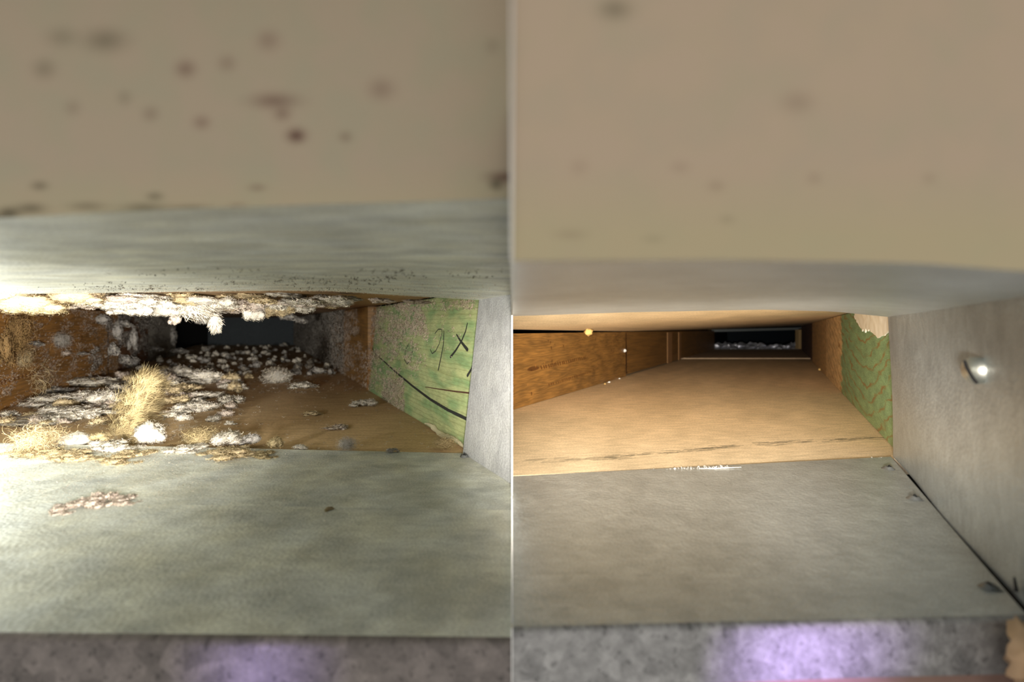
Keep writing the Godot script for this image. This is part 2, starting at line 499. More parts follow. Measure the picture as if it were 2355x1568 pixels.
# ---------- the clean duct, right ----------
func clean_duct() -> void:
	METAL_R = mat("galvanised_steel", Color.WHITE, 0.40, 0.68, metal_tex(21, Color(0.70, 0.73, 0.74), 0.0), bump(5, 0.12, 2), 0.012)
	METAL_R.uv1_scale = Vector3(7, 7, 1)
	TIP = mat("torn_steel", Color(0.45, 0.46, 0.46), 0.45, 0.7)
	SCREW = mat("bright_zinc", Color(0.8, 0.8, 0.77), 0.4, 1.0)
	var mouth := thing("duct_mouth", "clean galvanised sheet-metal duct mouth with a screw in its side", "duct", ra(0, -0.07, 0.2))
	var o := mouth.position
	var A := at(1177.7, 1095, 0.238); var B := at(2049, 1050, 0.27)
	var C := ra(0.0597, -0.0697, 0.1205); var D := at(1177.7, 1440, 0.1185)
	var b := start(o)
	var muv := func(p: Vector3): return Vector2(p.x, -p.z)
	var fl := func(s, t): return A.lerp(B, s).lerp(D.lerp(C, s), t)
	plate(b, 30, 20, fl, Vector3(0, -0.0006, 0), func(s, t): return muv.call(fl.call(s, t)))
	put(b, METAL_R, "bottom_sheet", mouth)
	# flange: a rounded bend, then down
	b = start(o)
	var E := C + (C - D) * 0.12
	var fg := func(s, t):
		var p := D.lerp(E, s)
		var low := lerps([[0, 1573], [0.55, 1551], [1, 1543]], s)
		var drop: float = p.y - at(0, low, 0.1195).y
		if t < 0.35:
			var a: float = t / 0.35 * PI / 2
			return p + Vector3(0, -0.0016 * (1.0 - cos(a)), 0.0016 * sin(a))
		return p + Vector3(0, -0.0016 - (drop - 0.0016) * (t - 0.35) / 0.65, 0.0016)
	plate(b, 30, 16, fg, Vector3(0, 0, -0.0006), func(s, t):
		var q: Vector3 = fg.call(s, t)
		return Vector2(q.x * 1.6, q.y * 1.6))
	var mf := METAL_R.duplicate()
	mf.resource_name = "spangled_steel"
	mf.albedo_texture = flange_tex(31)
	mf.metallic = 0.45; mf.roughness = 0.55
	mf.uv1_scale = Vector3(6, 6, 1)
	put(b, mf, "front_flange", mouth)
	# side
	b = start(o)
	var sd := func(s, t):
		var v := lerpf(-0.0699, 0.0108, s)
		var w := lerpf(0.27, 0.0955, t)
		return ra(lerpf(0.0608, 0.0582, s) + 0.0006 * sin(t * 9.0 + s * 4.0), v, w)
	plate(b, 14, 20, sd, Vector3(0.0006, 0, 0), func(s, t):
		var q: Vector3 = sd.call(s, t)
		return Vector2(q.y, -q.z * 1.1 + 0.4))
	put(b, METAL_R, "side_sheet", mouth)
	# top
	b = start(o)
	var tp := func(s, t):
		var p: Vector3 = at(lerpf(1177.7, 2046, s), lerps([[0, 727], [0.31, 718], [0.67, 712], [0.85, 716], [1, 729]], s), lerpf(0.245, 0.27, s))
		var q: Vector3 = at(lerpf(1177.7, 2790, s), lerps([[0, 601], [0.3, 598], [0.58, 604], [0.742, 626], [1, 622]], s), 0.0675)
		return p.lerp(q, t)
	plate(b, 30, 20, tp, Vector3(0, 0.0006, 0), func(s, t):
		var q: Vector3 = tp.call(s, t)
		return Vector2(q.x + 0.3, -q.z * 2.0))
	put(b, METAL_R, "top_sheet", mouth)
	# the slotted screw, standing a little proud and askew
	var sp := ra(0.0588, (758.0 - 850.0) * 0.146 / F, 0.146)
	var nrm := Vector3(-0.95, -0.13, 0.16).normalized()
	b = start(o)
	tube(b, [sp - nrm * 0.004 + Vector3(0, -0.0008, 0), sp + nrm * 0.0012], [0.0030, 0.0030], 16)
	var up := nrm.cross(Vector3.BACK).normalized()
	var sc := put(b, SCREW, "screw", mouth)
	b = start(o)
	var hx := nrm.cross(up).normalized()
	var prof := [[0.0, 0.0, 0], [0.0040, 0.0, 1], [0.0041, 0.0009, 1], [0.0037, 0.0014, 1], [0.0027, 0.0018, 1], [0.0014, 0.0020, 1], [0.0, 0.00205, 0]]
	var rings := []
	for r in prof:
		var row := PackedInt32Array()
		for k in 33:
			var a := TAU * k / 32
			var dir := up * cos(a) + hx * sin(a)
			row.push_back(b.p(sp + nrm * (r[1] + 0.001) + dir * r[0], (dir * (r[0] / 0.0042) + nrm * (0.25 + r[1] / 0.003)).normalized()))
		rings.push_back(row)
	for j in prof.size() - 1:
		for k in 32: b.quad(rings[j][k], rings[j][k + 1], rings[j + 1][k + 1], rings[j + 1][k])
	put(b, SCREW, "screw_head", sc).position = Vector3.ZERO
	b = start(o)
	var sl := (up * 0.93 + hx * 0.36).normalized()
	var sx := nrm.cross(sl).normalized()
	var hh := func(r: float): return lerps([[0.0, 0.00205], [0.0014, 0.0020], [0.0027, 0.0018], [0.0037, 0.0014], [0.0041, 0.0009]], r) + 0.00112
	for k in 10:
		var a0 := lerpf(-0.0037, 0.0037, k / 10.0); var a1 := lerpf(-0.0037, 0.0037, (k + 1) / 10.0)
		var h0: float = hh.call(absf(a0)); var h1: float = hh.call(absf(a1))
		b.flat(sp + sl * a0 + nrm * h0 + sx * 0.0004, sp + sl * a1 + nrm * h1 + sx * 0.0004, sp + sl * a1 + nrm * h1 + sx * 0.0013, sp + sl * a0 + nrm * h0 + sx * 0.0013, nrm)
	put(b, mat("dark_slot", Color(0.12, 0.12, 0.13), 0.6, 0.5), "slot", sc)
	# screw tips that come up through the bottom sheet, each in a torn crater
	for q in [[2045, 1078, 0.0019], [2105, 1147, 0.0019], [2276, 1352, 0.0017]]:
		var w: float = 0.0697 * F / (q[1] - 758.0)
		crater(mouth, at(q[0], q[1], w), q[2])
	var bn := start(o)
	tube(bn, [ra(0.0601, -0.064, 0.1275), ra(0.0601, -0.0672, 0.1262)], [0.0002, 0.0005], 6)
	put(bn, mat("dark_nick", Color(0.13, 0.14, 0.14), 0.8), "notch", mouth)

	# ----- cavity: boards and studs -----
	var bi := board_tex(41, Color(0.84, 0.755, 0.62))
	for q in [[0, 170], [1, 470], [2, 560]]:
		pass
	# rubbed-off grey print along the front of the board
	rng.seed = 9
	for r in [[0.02, 0.26, 0.056, 0.060, 0.25], [0.22, 0.57, 0.058, 0.100, 0.5], [0.61, 0.97, 0.103, 0.122, 0.5]]:
		for k in 80:
			var q := rng.randf()
			var x0 := lerpf(r[0], r[1], q) * 768.0
			var y0 := lerpf(r[2], r[3], q) * 768.0 + rng.randfn() * 4.5
			var l := rng.randf_range(8.0, 34.0)
			ink(bi, [Vector2(x0, y0), Vector2(minf(x0 + l, 766.0), y0 + rng.randf_range(0.0, 2.5))], 0.6, 0.5, Color(0.34, 0.32, 0.26), rng.randf_range(0.3, 1.0) * r[4])
	var bt := ImageTexture.create_from_image(bi)
	var mb := mat("tan_particle_board", Color.WHITE, 0.62, 0.0, bt, bump(6, 0.12, 3), 0.006)
	mb.texture_repeat = false
	b = start(ra(0, -0.075, 0.7))
	var bf := func(s, t):
		var w := lerpf(lerpf(0.2385, 0.2725, s), 1.19, t * t)
		var u := lerpf(maxf(-0.25, -0.549 * w + 0.0004), 0.0755, s)
		return ra(u, -0.0708, w)
	plate(b, 24, 40, bf, Vector3(0, -0.009, 0), func(s, t):
		var w := lerpf(0.25, 1.19, t * t)
		return Vector2(s, clampf(log(w / 0.25) / 1.6, 0.0, 0.999)))
	tag(put(b, mb, "particle_board"), "tan particle board with smeared grey print forming the clean duct's floor", "board")
	var mb2 := mat("brown_particle_board", Color(0.9, 0.87, 0.84), 0.75, 0.0, ImageTexture.create_from_image(board_tex(43, Color(0.78, 0.70, 0.60))))
	b = start(ra(0, -0.075, 1.4))
	plate(b, 6, 10, func(s, t): return ra(lerpf(-0.25, 0.0755, s), -0.0686, lerpf(1.193, 1.74, t)), Vector3(0, -0.009, 0))
	tag(put(b, mb2, "particle_board"), "darker second floor board beyond the joint, far end of the clean duct", "board")
	# ceiling board, sagging on the left
	b = start(ra(0, 0.02, 0.7))
	var cb := func(s, t):
		var w := lerpf(0.245, 1.735, t * t)
		var u0 := maxf(-0.25, -0.549 * w + 0.0004)
		var u := lerpf(u0, 0.0755, s)
		var k := clampf((u + 0.237) / 0.303, 0.0, 1.0)
		return ra(u, lerpf(lerps([[0.24, 0.0105], [0.43, 0.0003], [0.75, -0.0025], [1.1, -0.001], [1.7, 0.001]], w), lerps([[0.24, 0.0178], [0.5, 0.0173], [1.7, 0.0144]], w), pow(k, 0.9)), w)
	plate(b, 24, 40, cb, Vector3(0, 0.009, 0), func(s, t): return Vector2(s * 0.9 + 0.05, clampf(log(lerpf(0.245, 1.735, t * t) / 0.24) / 2.0 + 0.13, 0.0, 0.99)))
	var mb3 := mat("tan_ceiling_board", Color.WHITE, 0.62, 0.0, ImageTexture.create_from_image(board_tex(45, Color(0.86, 0.775, 0.63))))
	tag(put(b, mb3, "particle_board"), "tan sagging board that roofs the clean duct", "board")
	# left studs
	var tb := ImageTexture.create_from_image(brown_wood(51))
	var ms := mat("orange_brown_lumber", Color(0.80, 0.78, 0.74), 0.42, 0.0, tb, bump(7, 0.06, 3), 0.04)
	b = start(ra(-0.255, -0.035, 0.55))
	plate(b, 40, 8, func(s, t):
		var w := lerpf(0.425, 0.746, s)
		return ra(-0.237 + 0.0006 * sin(s * 47.0) * sin(t * 9.0), lerpf(-0.0705, -0.0035, t), w), Vector3(-0.036, 0, 0), func(s, t): return Vector2(s * 0.5, 1.0 - t))
	tag(put(b, ms, "wooden_stud"), "orange-brown knotty stud on the left of the clean duct", "stud")
	b = start(ra(-0.255, -0.035, 1.2))
	plate(b, 20, 8, func(s, t): return ra(-0.2385, lerpf(-0.0684, -0.0035, t), lerpf(0.7475, 1.735, s)), Vector3(-0.036, 0, 0), func(s, t): return Vector2(0.5 + s * 0.5, 1.0 - t))
	var st2 := put(b, ms, "wooden_stud")
	tag(st2, "dark brown far stud beyond the butt joint, left side of the clean duct", "stud")
	# saw-marked strips nailed on the far stud
	for q in [[1.02, 1.06], [1.13, 1.15]]:
		var bq := start(st2.position)
		plate(bq, 2, 2, func(s, t): return ra(-0.2372, lerpf(-0.070, -0.006, t), lerpf(q[0], q[1], s)), Vector3(-0.0013, 0, 0))
		put(bq, mat("pale_strip", Color(0.55, 0.40, 0.24), 0.7), "batten", st2)
	# right stud, green-treated face and raw orange end
	var tg := ImageTexture.create_from_image(cathedral(61))
	var mg := mat("green_treated_lumber", Color.WHITE, 0.6, 0.0, tg, bump(9, 0.08, 3), 0.03)
	b = start(ra(0.085, -0.03, 0.6))
	plate(b, 24, 10, func(s, t): return ra(0.0664, lerpf(-0.0705, lerpf(0.0171, 0.0155, s), t), lerpf(0.2725, 1.09, s * s)), Vector3(0.036, 0, 0), func(s, t): return Vector2(clampf(log(lerpf(0.2725, 1.09, s * s) / 0.262) / 1.43, 0, 0.999), 1.0 - t))
	tag(put(b, mg, "wooden_stud"), "green-stained stud with swirling orange grain on the right of the clean duct", "stud")
	b = start(ra(0.085, -0.03, 1.4))
	plate(b, 4, 4, func(s, t): return ra(0.0668, lerpf(-0.0683, 0.0142, t), lerpf(1.094, 1.735, s)), Vector3(0.036, 0, 0), func(s, t): return Vector2(0.6 + s * 0.3, 1.0 - t))
	tag(put(b, mat("umber_lumber", Color(0.62, 0.5, 0.42), 0.8, 0.0, tb), "wooden_stud"), "dull umber stud end beside the far metal opening of the clean duct", "stud")
	# far collar: metal frame round a dark branch duct
	var far := thing("metal_collar", "small dark galvanised opening at the far end of the clean duct", "duct", ra(-0.085, -0.03, 1.735))
	var fo := far.position
	var mm := mat("dull_steel", Color(0.5, 0.53, 0.54), 0.5, 0.6)
	var mt := mat("tan_edge", Color(0.62, 0.52, 0.36), 0.8)
	var fr := [["top_lip", -0.252, 0.067, -0.004, 0.004, mm], ["bottom_lip", -0.252, 0.067, -0.0705, -0.0675, mm], ["left_lip", -0.252, -0.2475, -0.0705, 0.004, mt], ["right_lip", 0.0575, 0.067, -0.0705, 0.004, mt]]
	for q in fr:
		b = start(fo)
		plate(b, 8, 2, func(s, t): return ra(lerpf(q[1], q[2], s), lerpf(q[3], q[4], t) + (0.008 * (s - 0.5) if q[0].begins_with("top") else 0.0), 1.728), Vector3(0, 0, -0.02))
		put(b, q[5], q[0], far)
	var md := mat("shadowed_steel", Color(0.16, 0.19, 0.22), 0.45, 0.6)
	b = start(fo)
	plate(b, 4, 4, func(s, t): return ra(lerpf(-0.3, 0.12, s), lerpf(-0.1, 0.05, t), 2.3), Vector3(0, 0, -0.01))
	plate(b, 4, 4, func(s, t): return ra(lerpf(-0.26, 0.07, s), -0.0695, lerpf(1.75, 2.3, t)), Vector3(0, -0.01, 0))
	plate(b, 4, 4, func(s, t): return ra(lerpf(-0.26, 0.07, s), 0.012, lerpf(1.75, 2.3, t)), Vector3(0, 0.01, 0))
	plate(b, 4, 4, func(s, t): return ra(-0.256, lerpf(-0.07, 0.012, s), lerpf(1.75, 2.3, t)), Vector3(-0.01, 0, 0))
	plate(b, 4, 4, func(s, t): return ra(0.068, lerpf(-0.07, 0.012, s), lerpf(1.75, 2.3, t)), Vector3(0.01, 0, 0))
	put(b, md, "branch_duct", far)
	# crumpled foil lying in it
	var nz := noise(77, 0.03, 3)
	b = start(ra(-0.09, -0.065, 1.78))
	plate(b, 40, 8, func(s, t):
		var u := lerpf(-0.245, 0.055, s)
		return ra(u, -0.0685 + t * 0.02 * (0.7 + 0.8 * absf(nz.get_noise_1d(s * 260.0))) + 0.012 * nz.get_noise_2d(s * 260.0, t * 60.0) * t, 1.752 + t * 0.03 + 0.02 * nz.get_noise_2d(s * 220.0 + 50.0, t * 60.0)), Vector3(0, 0, -0.0006))
	tag(put(b, mat("bright_foil", Color(0.88, 0.89, 0.93), 0.3, 0.75), "foil_sheet"), "shiny crumpled foil lying inside the far opening of the clean duct", "foil")
	# bits left behind
	scraps()

func crater(parent: Node3D, c: Vector3, r: float) -> void:
	var b := start(parent.position)
	var rings := []
	var nz := noise(int(c.x * 9999.0), 0.3, 2)
	for q in [[1.5, 0.0], [1.1, 0.22], [0.75, 0.62], [0.55, 0.66], [0.5, 0.1], [0.4, 0.0], [0.28, 0.75], [0.0, 0.95]]:
		var row := PackedInt32Array()
		for k in 17:
			var a := TAU * (k % 16) / 16.0
			var jag := 1.0 + 0.45 * nz.get_noise_2d(cos(a) * 6.0, sin(a) * 6.0 + q[0])
			var d := Vector3(cos(a), 0, sin(a))
			row.push_back(b.p(c + d * r * q[0] * jag + Vector3(0, r * q[1] * jag, 0), (Vector3.UP * 0.8 + d * (1.0 if q[0] > 0.6 else -0.4)).normalized()))
		rings.push_back(row)
	for j in rings.size() - 1:
		for k in 16: b.quad(rings[j][k], rings[j][k + 1], rings[j + 1][k + 1], rings[j + 1][k])
	put(b, TIP, "screw_tip", parent)

func flange_tex(seed_: int) -> ImageTexture:
	var n1 := noise(seed_, 0.045, 3)
	var n2 := noise(seed_ + 1, 0.25, 2)
	var cell := noise(seed_ + 2, 0.05, 1, FastNoiseLite.TYPE_CELLULAR)
	cell.cellular_return_type = FastNoiseLite.RETURN_CELL_VALUE
	return tex(512, 512, func(x, y):
		var k: float = 0.60 + 0.06 * cell.get_noise_2d(x, y) + 0.08 * n1.get_noise_2d(x, y) + 0.06 * n2.get_noise_2d(x, y)
		if n1.get_noise_2d(x * 1.7 + 900.0, y * 1.7) > 0.45: k -= 0.13
		return Color(k, k * 0.995, k * 0.985))

func brown_wood(seed_: int) -> Image:
	var n1 := noise(seed_, 0.02, 3)
	var n2 := noise(seed_ + 1, 0.3, 2)
	var im := wood_tex(768, 256, func(x, y):
		var warp: float = n1.get_noise_2d(x * 0.5, y * 1.5) * 22.0
		var kd := Vector2((x - 52.0) / 42.0, (y - 128.0) / 22.0).length()
		var g: float = y + warp + (26.0 / (0.5 + kd)) * signf(y - 128.0 + 0.01)
		var r := 0.5 + 0.5 * sin(g * 0.42)
		var k: float = 0.86 + 0.16 * r + 0.10 * n2.get_noise_2d(x * 0.2, y) + 0.12 * n1.get_noise_2d(x, y)
		var c := Color(0.63, 0.465, 0.25) * k
		if kd < 0.35: c = c.lerp(Color(0.3, 0.16, 0.06), 0.6)
		return Color(c.r, c.g, c.b))
	rng.seed = 5
	for k in 24:                                          # the saw's ripple marks
		var x := 70.0 + k * 5.5 + rng.randf_range(-1, 1)
		ink(im, [Vector2(x, 122 - k * 0.6), Vector2(x + 2, 136 - k * 0.6)], 1.0, 0.7, Color(0.36, 0.2, 0.07), 0.6)
		ink(im, [Vector2(x + 20, 196 - k * 0.7), Vector2(x + 21, 206 - k * 0.7)], 0.9, 0.6, Color(0.36, 0.2, 0.07), 0.5)
	for k in 60:
		var x := rng.randf() * 760.0; var y := rng.randf() * 250.0
		ink(im, [Vector2(x, y), Vector2(x + rng.randf_range(-2, 2), y + rng.randf_range(3, 16))], 0.8, 0.5, Color(0.78, 0.56, 0.3) if k % 2 else Color(0.3, 0.17, 0.06), 0.5)
	ink(im, [Vector2(384, 4), Vector2(385, 250)], 1.5, 1.5, Color(0.22, 0.12, 0.05), 0.8)
	return im

func cathedral(seed_: int) -> Image:
	var n1 := noise(seed_, 0.012, 3)
	var n2 := noise(seed_ + 1, 0.25, 2)
	var n3 := noise(seed_ + 2, 0.03, 2)
	return wood_tex(768, 384, func(x, y):
		# u runs from the metal (x = 0) inwards; green up to about 0.30, raw orange after
		var wx: float = n1.get_noise_2d(x, y) * 13.0
		var arch: float = pow(absf(x - 225.0 + n3.get_noise_2d(0.0, y) * 9.0) / 85.0, 1.6) * 34.0
		var g: float = y * 0.75 + arch + wx + 9.0 * n3.get_noise_2d(x * 0.6, y * 0.6)
		var ring := pow(0.5 + 0.5 * sin(g * 0.165), 9.0) * clampf(0.7 + n3.get_noise_2d(x * 0.5 + 90.0, y * 0.5), 0.2, 1.0)
		var k: float = 1.0 + 0.12 * n2.get_noise_2d(x, y * 0.6) + 0.12 * n1.get_noise_2d(x * 2.0, y * 2.0)
		var edge: float = 398.0 + 14.0 * n3.get_noise_2d(y, 0.0)
		var green := Color(0.52, 0.65, 0.48).lerp(Color(0.62, 0.66, 0.42), clampf(1.0 - x / 70.0, 0.0, 1.0) * 0.7 + clampf((y - 300.0) / 90.0, 0.0, 1.0) * 0.4)
		var raw := Color(0.90, 0.77, 0.56)
		var c := green if x < edge else raw
		if absf(x - edge) < 7.0: c = green.lerp(raw, (x - edge + 7.0) / 14.0)
		c = c * k
		c = c.lerp(Color(0.58, 0.38, 0.18), ring * (0.7 if x < edge + 40 else 0.6))
		if x > 560: c = c.lerp(Color(0.74, 0.58, 0.36) * k, 0.5)
		return Color(c.r, c.g, c.b))

func scraps() -> void:
	rng.seed = 12
	# torn white paper along the lip
	var mw := mat("white_paper_fibre", Color(0.93, 0.92, 0.9), 0.9)
	for q in [[1452, 1705, 1086, 1074, 3.6, 46, "frayed white paper strip caught on the middle of the clean duct's front lip"], [1846, 1905, 1070, 1064, 2.6, 14, "short frayed white paper tuft on the clean duct's lip, nearer the side sheet"], [1990, 2046, 1058, 1053, 3.0, 14, "tiny frayed paper crumbs in the right corner of the clean duct's lip"]]:
		var b := start(at((q[0] + q[1]) / 2, q[2], 0.256))
		var wd := lerpf(0.238, 0.27, (q[0] - 1177.0) / 873.0) + 0.001
		var low := []
		var high := []
		for k in q[5] + 1:
			var s: float = float(k) / q[5]
			var x := lerpf(q[0], q[1], s)
			var y := lerpf(q[2], q[3], s)
			var h: float = q[4] * (rng.randf_range(0.25, 1.0) * (1.2 - 1.1 * s) + (1.2 if k in [2, 9, 18] and q[5] > 20 else 0.0))
			low.push_back(at(x, y + rng.randf_range(0.3, 2.2) * (1.0 - 0.85 * s), wd)); high.push_back(at(x + rng.randf_range(-3, 3), y - h, wd))
		for k in q[5]:
			b.flat(low[k], low[k + 1], high[k + 1], high[k], Vector3(0, 0.7, 0.7))
			b.flat(low[k] + Vector3(0, 0, -0.0005), low[k + 1] + Vector3(0, 0, -0.0005), high[k + 1] + Vector3(0, 0, -0.0005), high[k] + Vector3(0, 0, -0.0005), Vector3(0, 0.7, -0.7))
			b.flat(high[k], high[k + 1], high[k + 1] + Vector3(0, 0, -0.0005), high[k] + Vector3(0, 0, -0.0005), Vector3.UP)
		for k in q[5] * 3:
			var s := rng.randf() * 0.9
			var p: Vector3 = at(lerpf(q[0], q[1], s), lerpf(q[2], q[3], s), wd)
			strand(b, p - b.off, Vector3(rng.randfn() * 0.8, 0.8, rng.randfn() * 0.5), Vector3(0, 0.7, 0.7), rng.randf_range(0.0006, 0.0022), 0.00011, 0.5)
		tag(put(b, mw, "paper_strip"), q[6], "paper")
	# white residue at the top of the green stud
	var b2 := start(ra(0.066, 0.008, 0.4))
	var n := noise(15, 0.3, 3)
	plate(b2, 40, 6, func(s, t):
		var w := lerpf(0.272, 0.445, s)
		var low := lerps([[0, -0.0015], [0.1, 0.001], [0.3, -0.0045], [0.36, -0.006], [0.5, -0.001], [0.75, -0.0005], [1, 0.011]], s) + 0.0028 * n.get_noise_1d(s * 160.0)
		return ra(0.0664 - 0.0012 - 0.0006 * n.get_noise_2d(s * 90.0, t * 30.0), lerpf(low, 0.0165, t), w), Vector3(0.0011, 0, 0))
	tag(put(b2, mat("chalky_residue", Color(0.95, 0.935, 0.88), 0.95), "foam_residue"), "ragged chalky white foam residue at the top of the green stud", "foam")
	# crumbs
	var my := mat("yellow_crumb", Color(0.80, 0.66, 0.40), 0.9)
	var cr := [[1353, 764, 0.55, 0.010, 1, "yellow foam crumb caught between the clean duct's stud and its ceiling board"], [1436, 806, 0.74, 0.006, 0, "pale splinter sticking to the butt joint of the brown studs"], [1583, 825, 1.30, 0.009, 0, "round white pellet on the far floor board of the clean duct"], [1401, 880, 0.66, 0.004, 0, "upper pale crumb along the foot of the brown stud"], [1391, 884, 0.64, 0.004, 1, "lower pale crumb along the foot of the brown stud"], [1425, 871, 0.71, 0.003, 0, "smallest pale crumb at the foot of the brown stud"], [1886, 850, 0.86, 0.007, 1, "yellowish chip at the foot of the clean duct's right stud"], [1921, 721, 0.60, 0.006, 1, "yellowish crumb above the right stud by the ceiling board"]]
	for q in cr:
		var bb := MB.new()
		bb.off = Vector3.ZERO
		core(bb, noise(int(q[0]), 0.02, 2), Vector3(1, 0.8, 0.8) * q[3] * 0.5, 0.7, 6, 9, 1.0)
		var o := put(bb, my if q[4] else mw, "crumb")
		o.position = at(q[0], q[1], q[2])
		tag(o, q[5], "crumb")
	var bs := start(at(1593, 842, 1.15))
	plate(bs, 10, 2, func(s, t): return at(lerpf(1574, 1612, s), lerpf(844.5, 839.0 + 2.0 * sin(s * 5.0), t), lerpf(1.165, 1.172, t)), Vector3(0, -0.001, -0.001))
	tag(put(bs, mw, "paper_strip"), "small white paper scrap lying at the joint of the two floor boards", "paper")
	# plaster lump by the flange
	var bp := start(at(2365, 1500, 0.112))
	var npl := noise(19, 0.02, 3)
	core(bp, npl, Vector3(0.006, 0.0075, 0.003), 0.9, 12, 18, 1.0)
	for k in bp.v.size(): pass
	var pl := put(bp, mat("loose_plaster", Color(0.76, 0.64, 0.50), 0.95), "plaster_lump")
	pl.mesh = lump_mesh(npl)
	pl.position = at(2372, 1505, 0.113)
	tag(pl, "rough beige plaster lump at the right end of the clean duct's flange", "plaster")
func lump_mesh(nz: FastNoiseLite) -> ArrayMesh:
	var b := MB.new()
	core(b, nz, Vector3(0.0055, 0.0075, 0.003), 0.9, 12, 18, 1.0)
	return b.mesh()

# ---------- the dusty duct, left ----------
func l_right(w: float, u0: float) -> float: return minf(u0, 576.6 * w / F)
func lv_floor(u: float, w: float) -> float: return -0.0753 + (0.119 - u) * lerpf(0.010, 0.022, clampf((w - 0.118) / 0.172, 0, 1))
func dusty_duct() -> void:
	METAL_L = mat("dusty_galvanised_steel", Color.WHITE, 0.6, 0.4, metal_tex(22, Color(0.72, 0.735, 0.71), 0.85), bump(15, 0.2, 3), 0.02)
	METAL_L.uv1_scale = Vector3(5, 5, 1)
	var mouth := thing("duct_mouth", "dust-filmed galvanised sheet-metal duct mouth full of lint", "duct", la(0, -0.07, 0.2))
	var o := mouth.position
	var b := start(o)
	var fl := func(s, t):
		var w := lerpf(0.29, 0.118, t)
		var u := lerpf(-0.236, l_right(w, 0.1188), s)
		return la(u, lv_floor(u, w), w)
	plate(b, 40, 30, fl, Vector3(0, -0.0006, 0), func(s, t):
		var q: Vector3 = fl.call(s, t)
		return Vector2(q.x, -q.z))
	put(b, METAL_L, "bottom_sheet", mouth)
	b = start(o)
	var fg := func(s, t):
		var u := lerpf(-0.236, 576.6 * 0.118 / F, s)
		var p := la(u, lv_floor(u, 0.118), 0.118)
		if t < 0.35:
			var a: float = t / 0.35 * PI / 2
			return p + Vector3(0, -0.002 * (1.0 - cos(a)), 0.002 * sin(a))
		return p + Vector3(0, -0.002 - 0.02 * (t - 0.35) / 0.65, 0.002)
	plate(b, 30, 16, fg, Vector3(0, 0, -0.0006), func(s, t):
		var q: Vector3 = fg.call(s, t)
		return Vector2(q.x * 1.4, q.y * 1.4))
	var mf := METAL_L.duplicate()
	mf.resource_name = "dull_spangled_steel"
	mf.albedo_texture = flange_tex(35)
	mf.albedo_color = Color(0.78, 0.74, 0.72)
	mf.uv1_scale = Vector3(5, 5, 1)
	put(b, mf, "front_flange", mouth)
	b = start(o)
	plate(b, 4, 8, func(s, t): return la(-0.2365, lerpf(-0.0785, 0.0165, s), lerpf(0.29, 0.095, t)), Vector3(-0.0006, 0, 0))
	put(b, METAL_L, "side_sheet", mouth)
	b = start(o)
	var sd := func(s, t):
		var u := lerpf(0.1186, 0.129, s)
		var w := lerpf(0.29, u * F / 576.4, t)
		return la(u, lerpf(-0.0785, 0.0195, s), w)
	plate(b, 14, 10, sd, Vector3(0.0006, 0, 0), func(s, t):
		var q: Vector3 = sd.call(s, t)
		return Vector2(q.y + 0.2, -q.z))
	var mside := METAL_L.duplicate()
	mside.resource_name = "grey_galvanised_steel"
	mside.albedo_texture = metal_tex(24, Color(0.60, 0.61, 0.62), 0.12)
	put(b, mside, "side_sheet", mouth)
	b = start(o)
	var tp := func(s, t):
		var w := lerpf(0.29, 0.0795, t)
		var u := lerpf(-0.236, l_right(w, 0.131), s)
		var lip := lerps([[-0.236, 0.0175], [-0.154, 0.0184], [0.01, 0.0205], [0.04, 0.0203], [0.077, 0.0180], [0.128, 0.0149]], u)
		var fr := lerps([[-0.1, 0.016], [-0.042, 0.0175], [0.0, 0.0193], [0.041, 0.0205]], u)
		return la(u, lerpf(lip, fr, t), w)
	plate(b, 40, 24, tp, Vector3(0, 0.0006, 0), func(s, t):
		var q: Vector3 = tp.call(s, t)
		return Vector2(q.x + 0.3, -q.z * 2.0))
	put(b, METAL_L, "top_sheet", mouth)
	crater(mouth, at(1068, 1051, 0.282), 0.0022)

	# ----- cavity -----
	var mb := mat("dusty_brown_board", Color.WHITE, 0.68, 0.0, ImageTexture.create_from_image(board_tex(47, Color(0.71, 0.60, 0.44))), bump(16, 0.12, 3), 0.008)
	b = start(la(0, -0.08, 0.8))
	plate(b, 20, 40, func(s, t): return la(lerpf(-0.25, 0.135, s), -0.0757, lerpf(0.283, 1.9, t * t)), Vector3(0, -0.009, 0), func(s, t): return Vector2(s, log(lerpf(0.283, 1.9, t * t) / 0.283) / 1.95))
	tag(put(b, mb, "particle_board"), "brown board under the drifts of lint, floor of the dusty duct", "board")
	b = start(la(0, 0.03, 0.8))
	plate(b, 20, 30, func(s, t):
		var w := lerpf(0.292, 1.9, t * t)
		return la(lerpf(-0.25, 0.135, s), lerpf(0.0215, 0.030, (w - 0.29) / 1.6), w), Vector3(0, 0.009, 0), func(s, t): return Vector2(s, log(lerpf(0.283, 1.9, t * t) / 0.283) / 1.95))
	tag(put(b, mat("brown_roof_board", Color(0.9, 0.85, 0.8), 0.7, 0.0, mb.albedo_texture), "particle_board"), "lint-hung brown board that roofs the dusty duct", "board")
	# right side studs
	var tg := ImageTexture.create_from_image(line_green(71))
	var mg := mat("green_lumber_with_marks", Color.WHITE, 0.7, 0.0, tg)
	b = start(la(0.14, -0.03, 0.43))
	plate(b, 24, 10, func(s, t): return la(lerpf(0.1250, 0.1345, t), lerpf(-0.0755, 0.0212, t), lerpf(0.2905, 0.585, s)), Vector3(0.012, 0, 0), func(s, t): return Vector2(s, 1.0 - t))
	tag(put(b, mg, "wooden_stud"), "green stud with black marker writing and an X beside the dusty duct", "stud")
	var tb := ImageTexture.create_from_image(brown_wood(52))
	var mbr := mat("raw_brown_lumber", Color(0.88, 0.88, 0.86), 0.6, 0.0, tb)
	b = start(la(0.145, -0.03, 0.7))
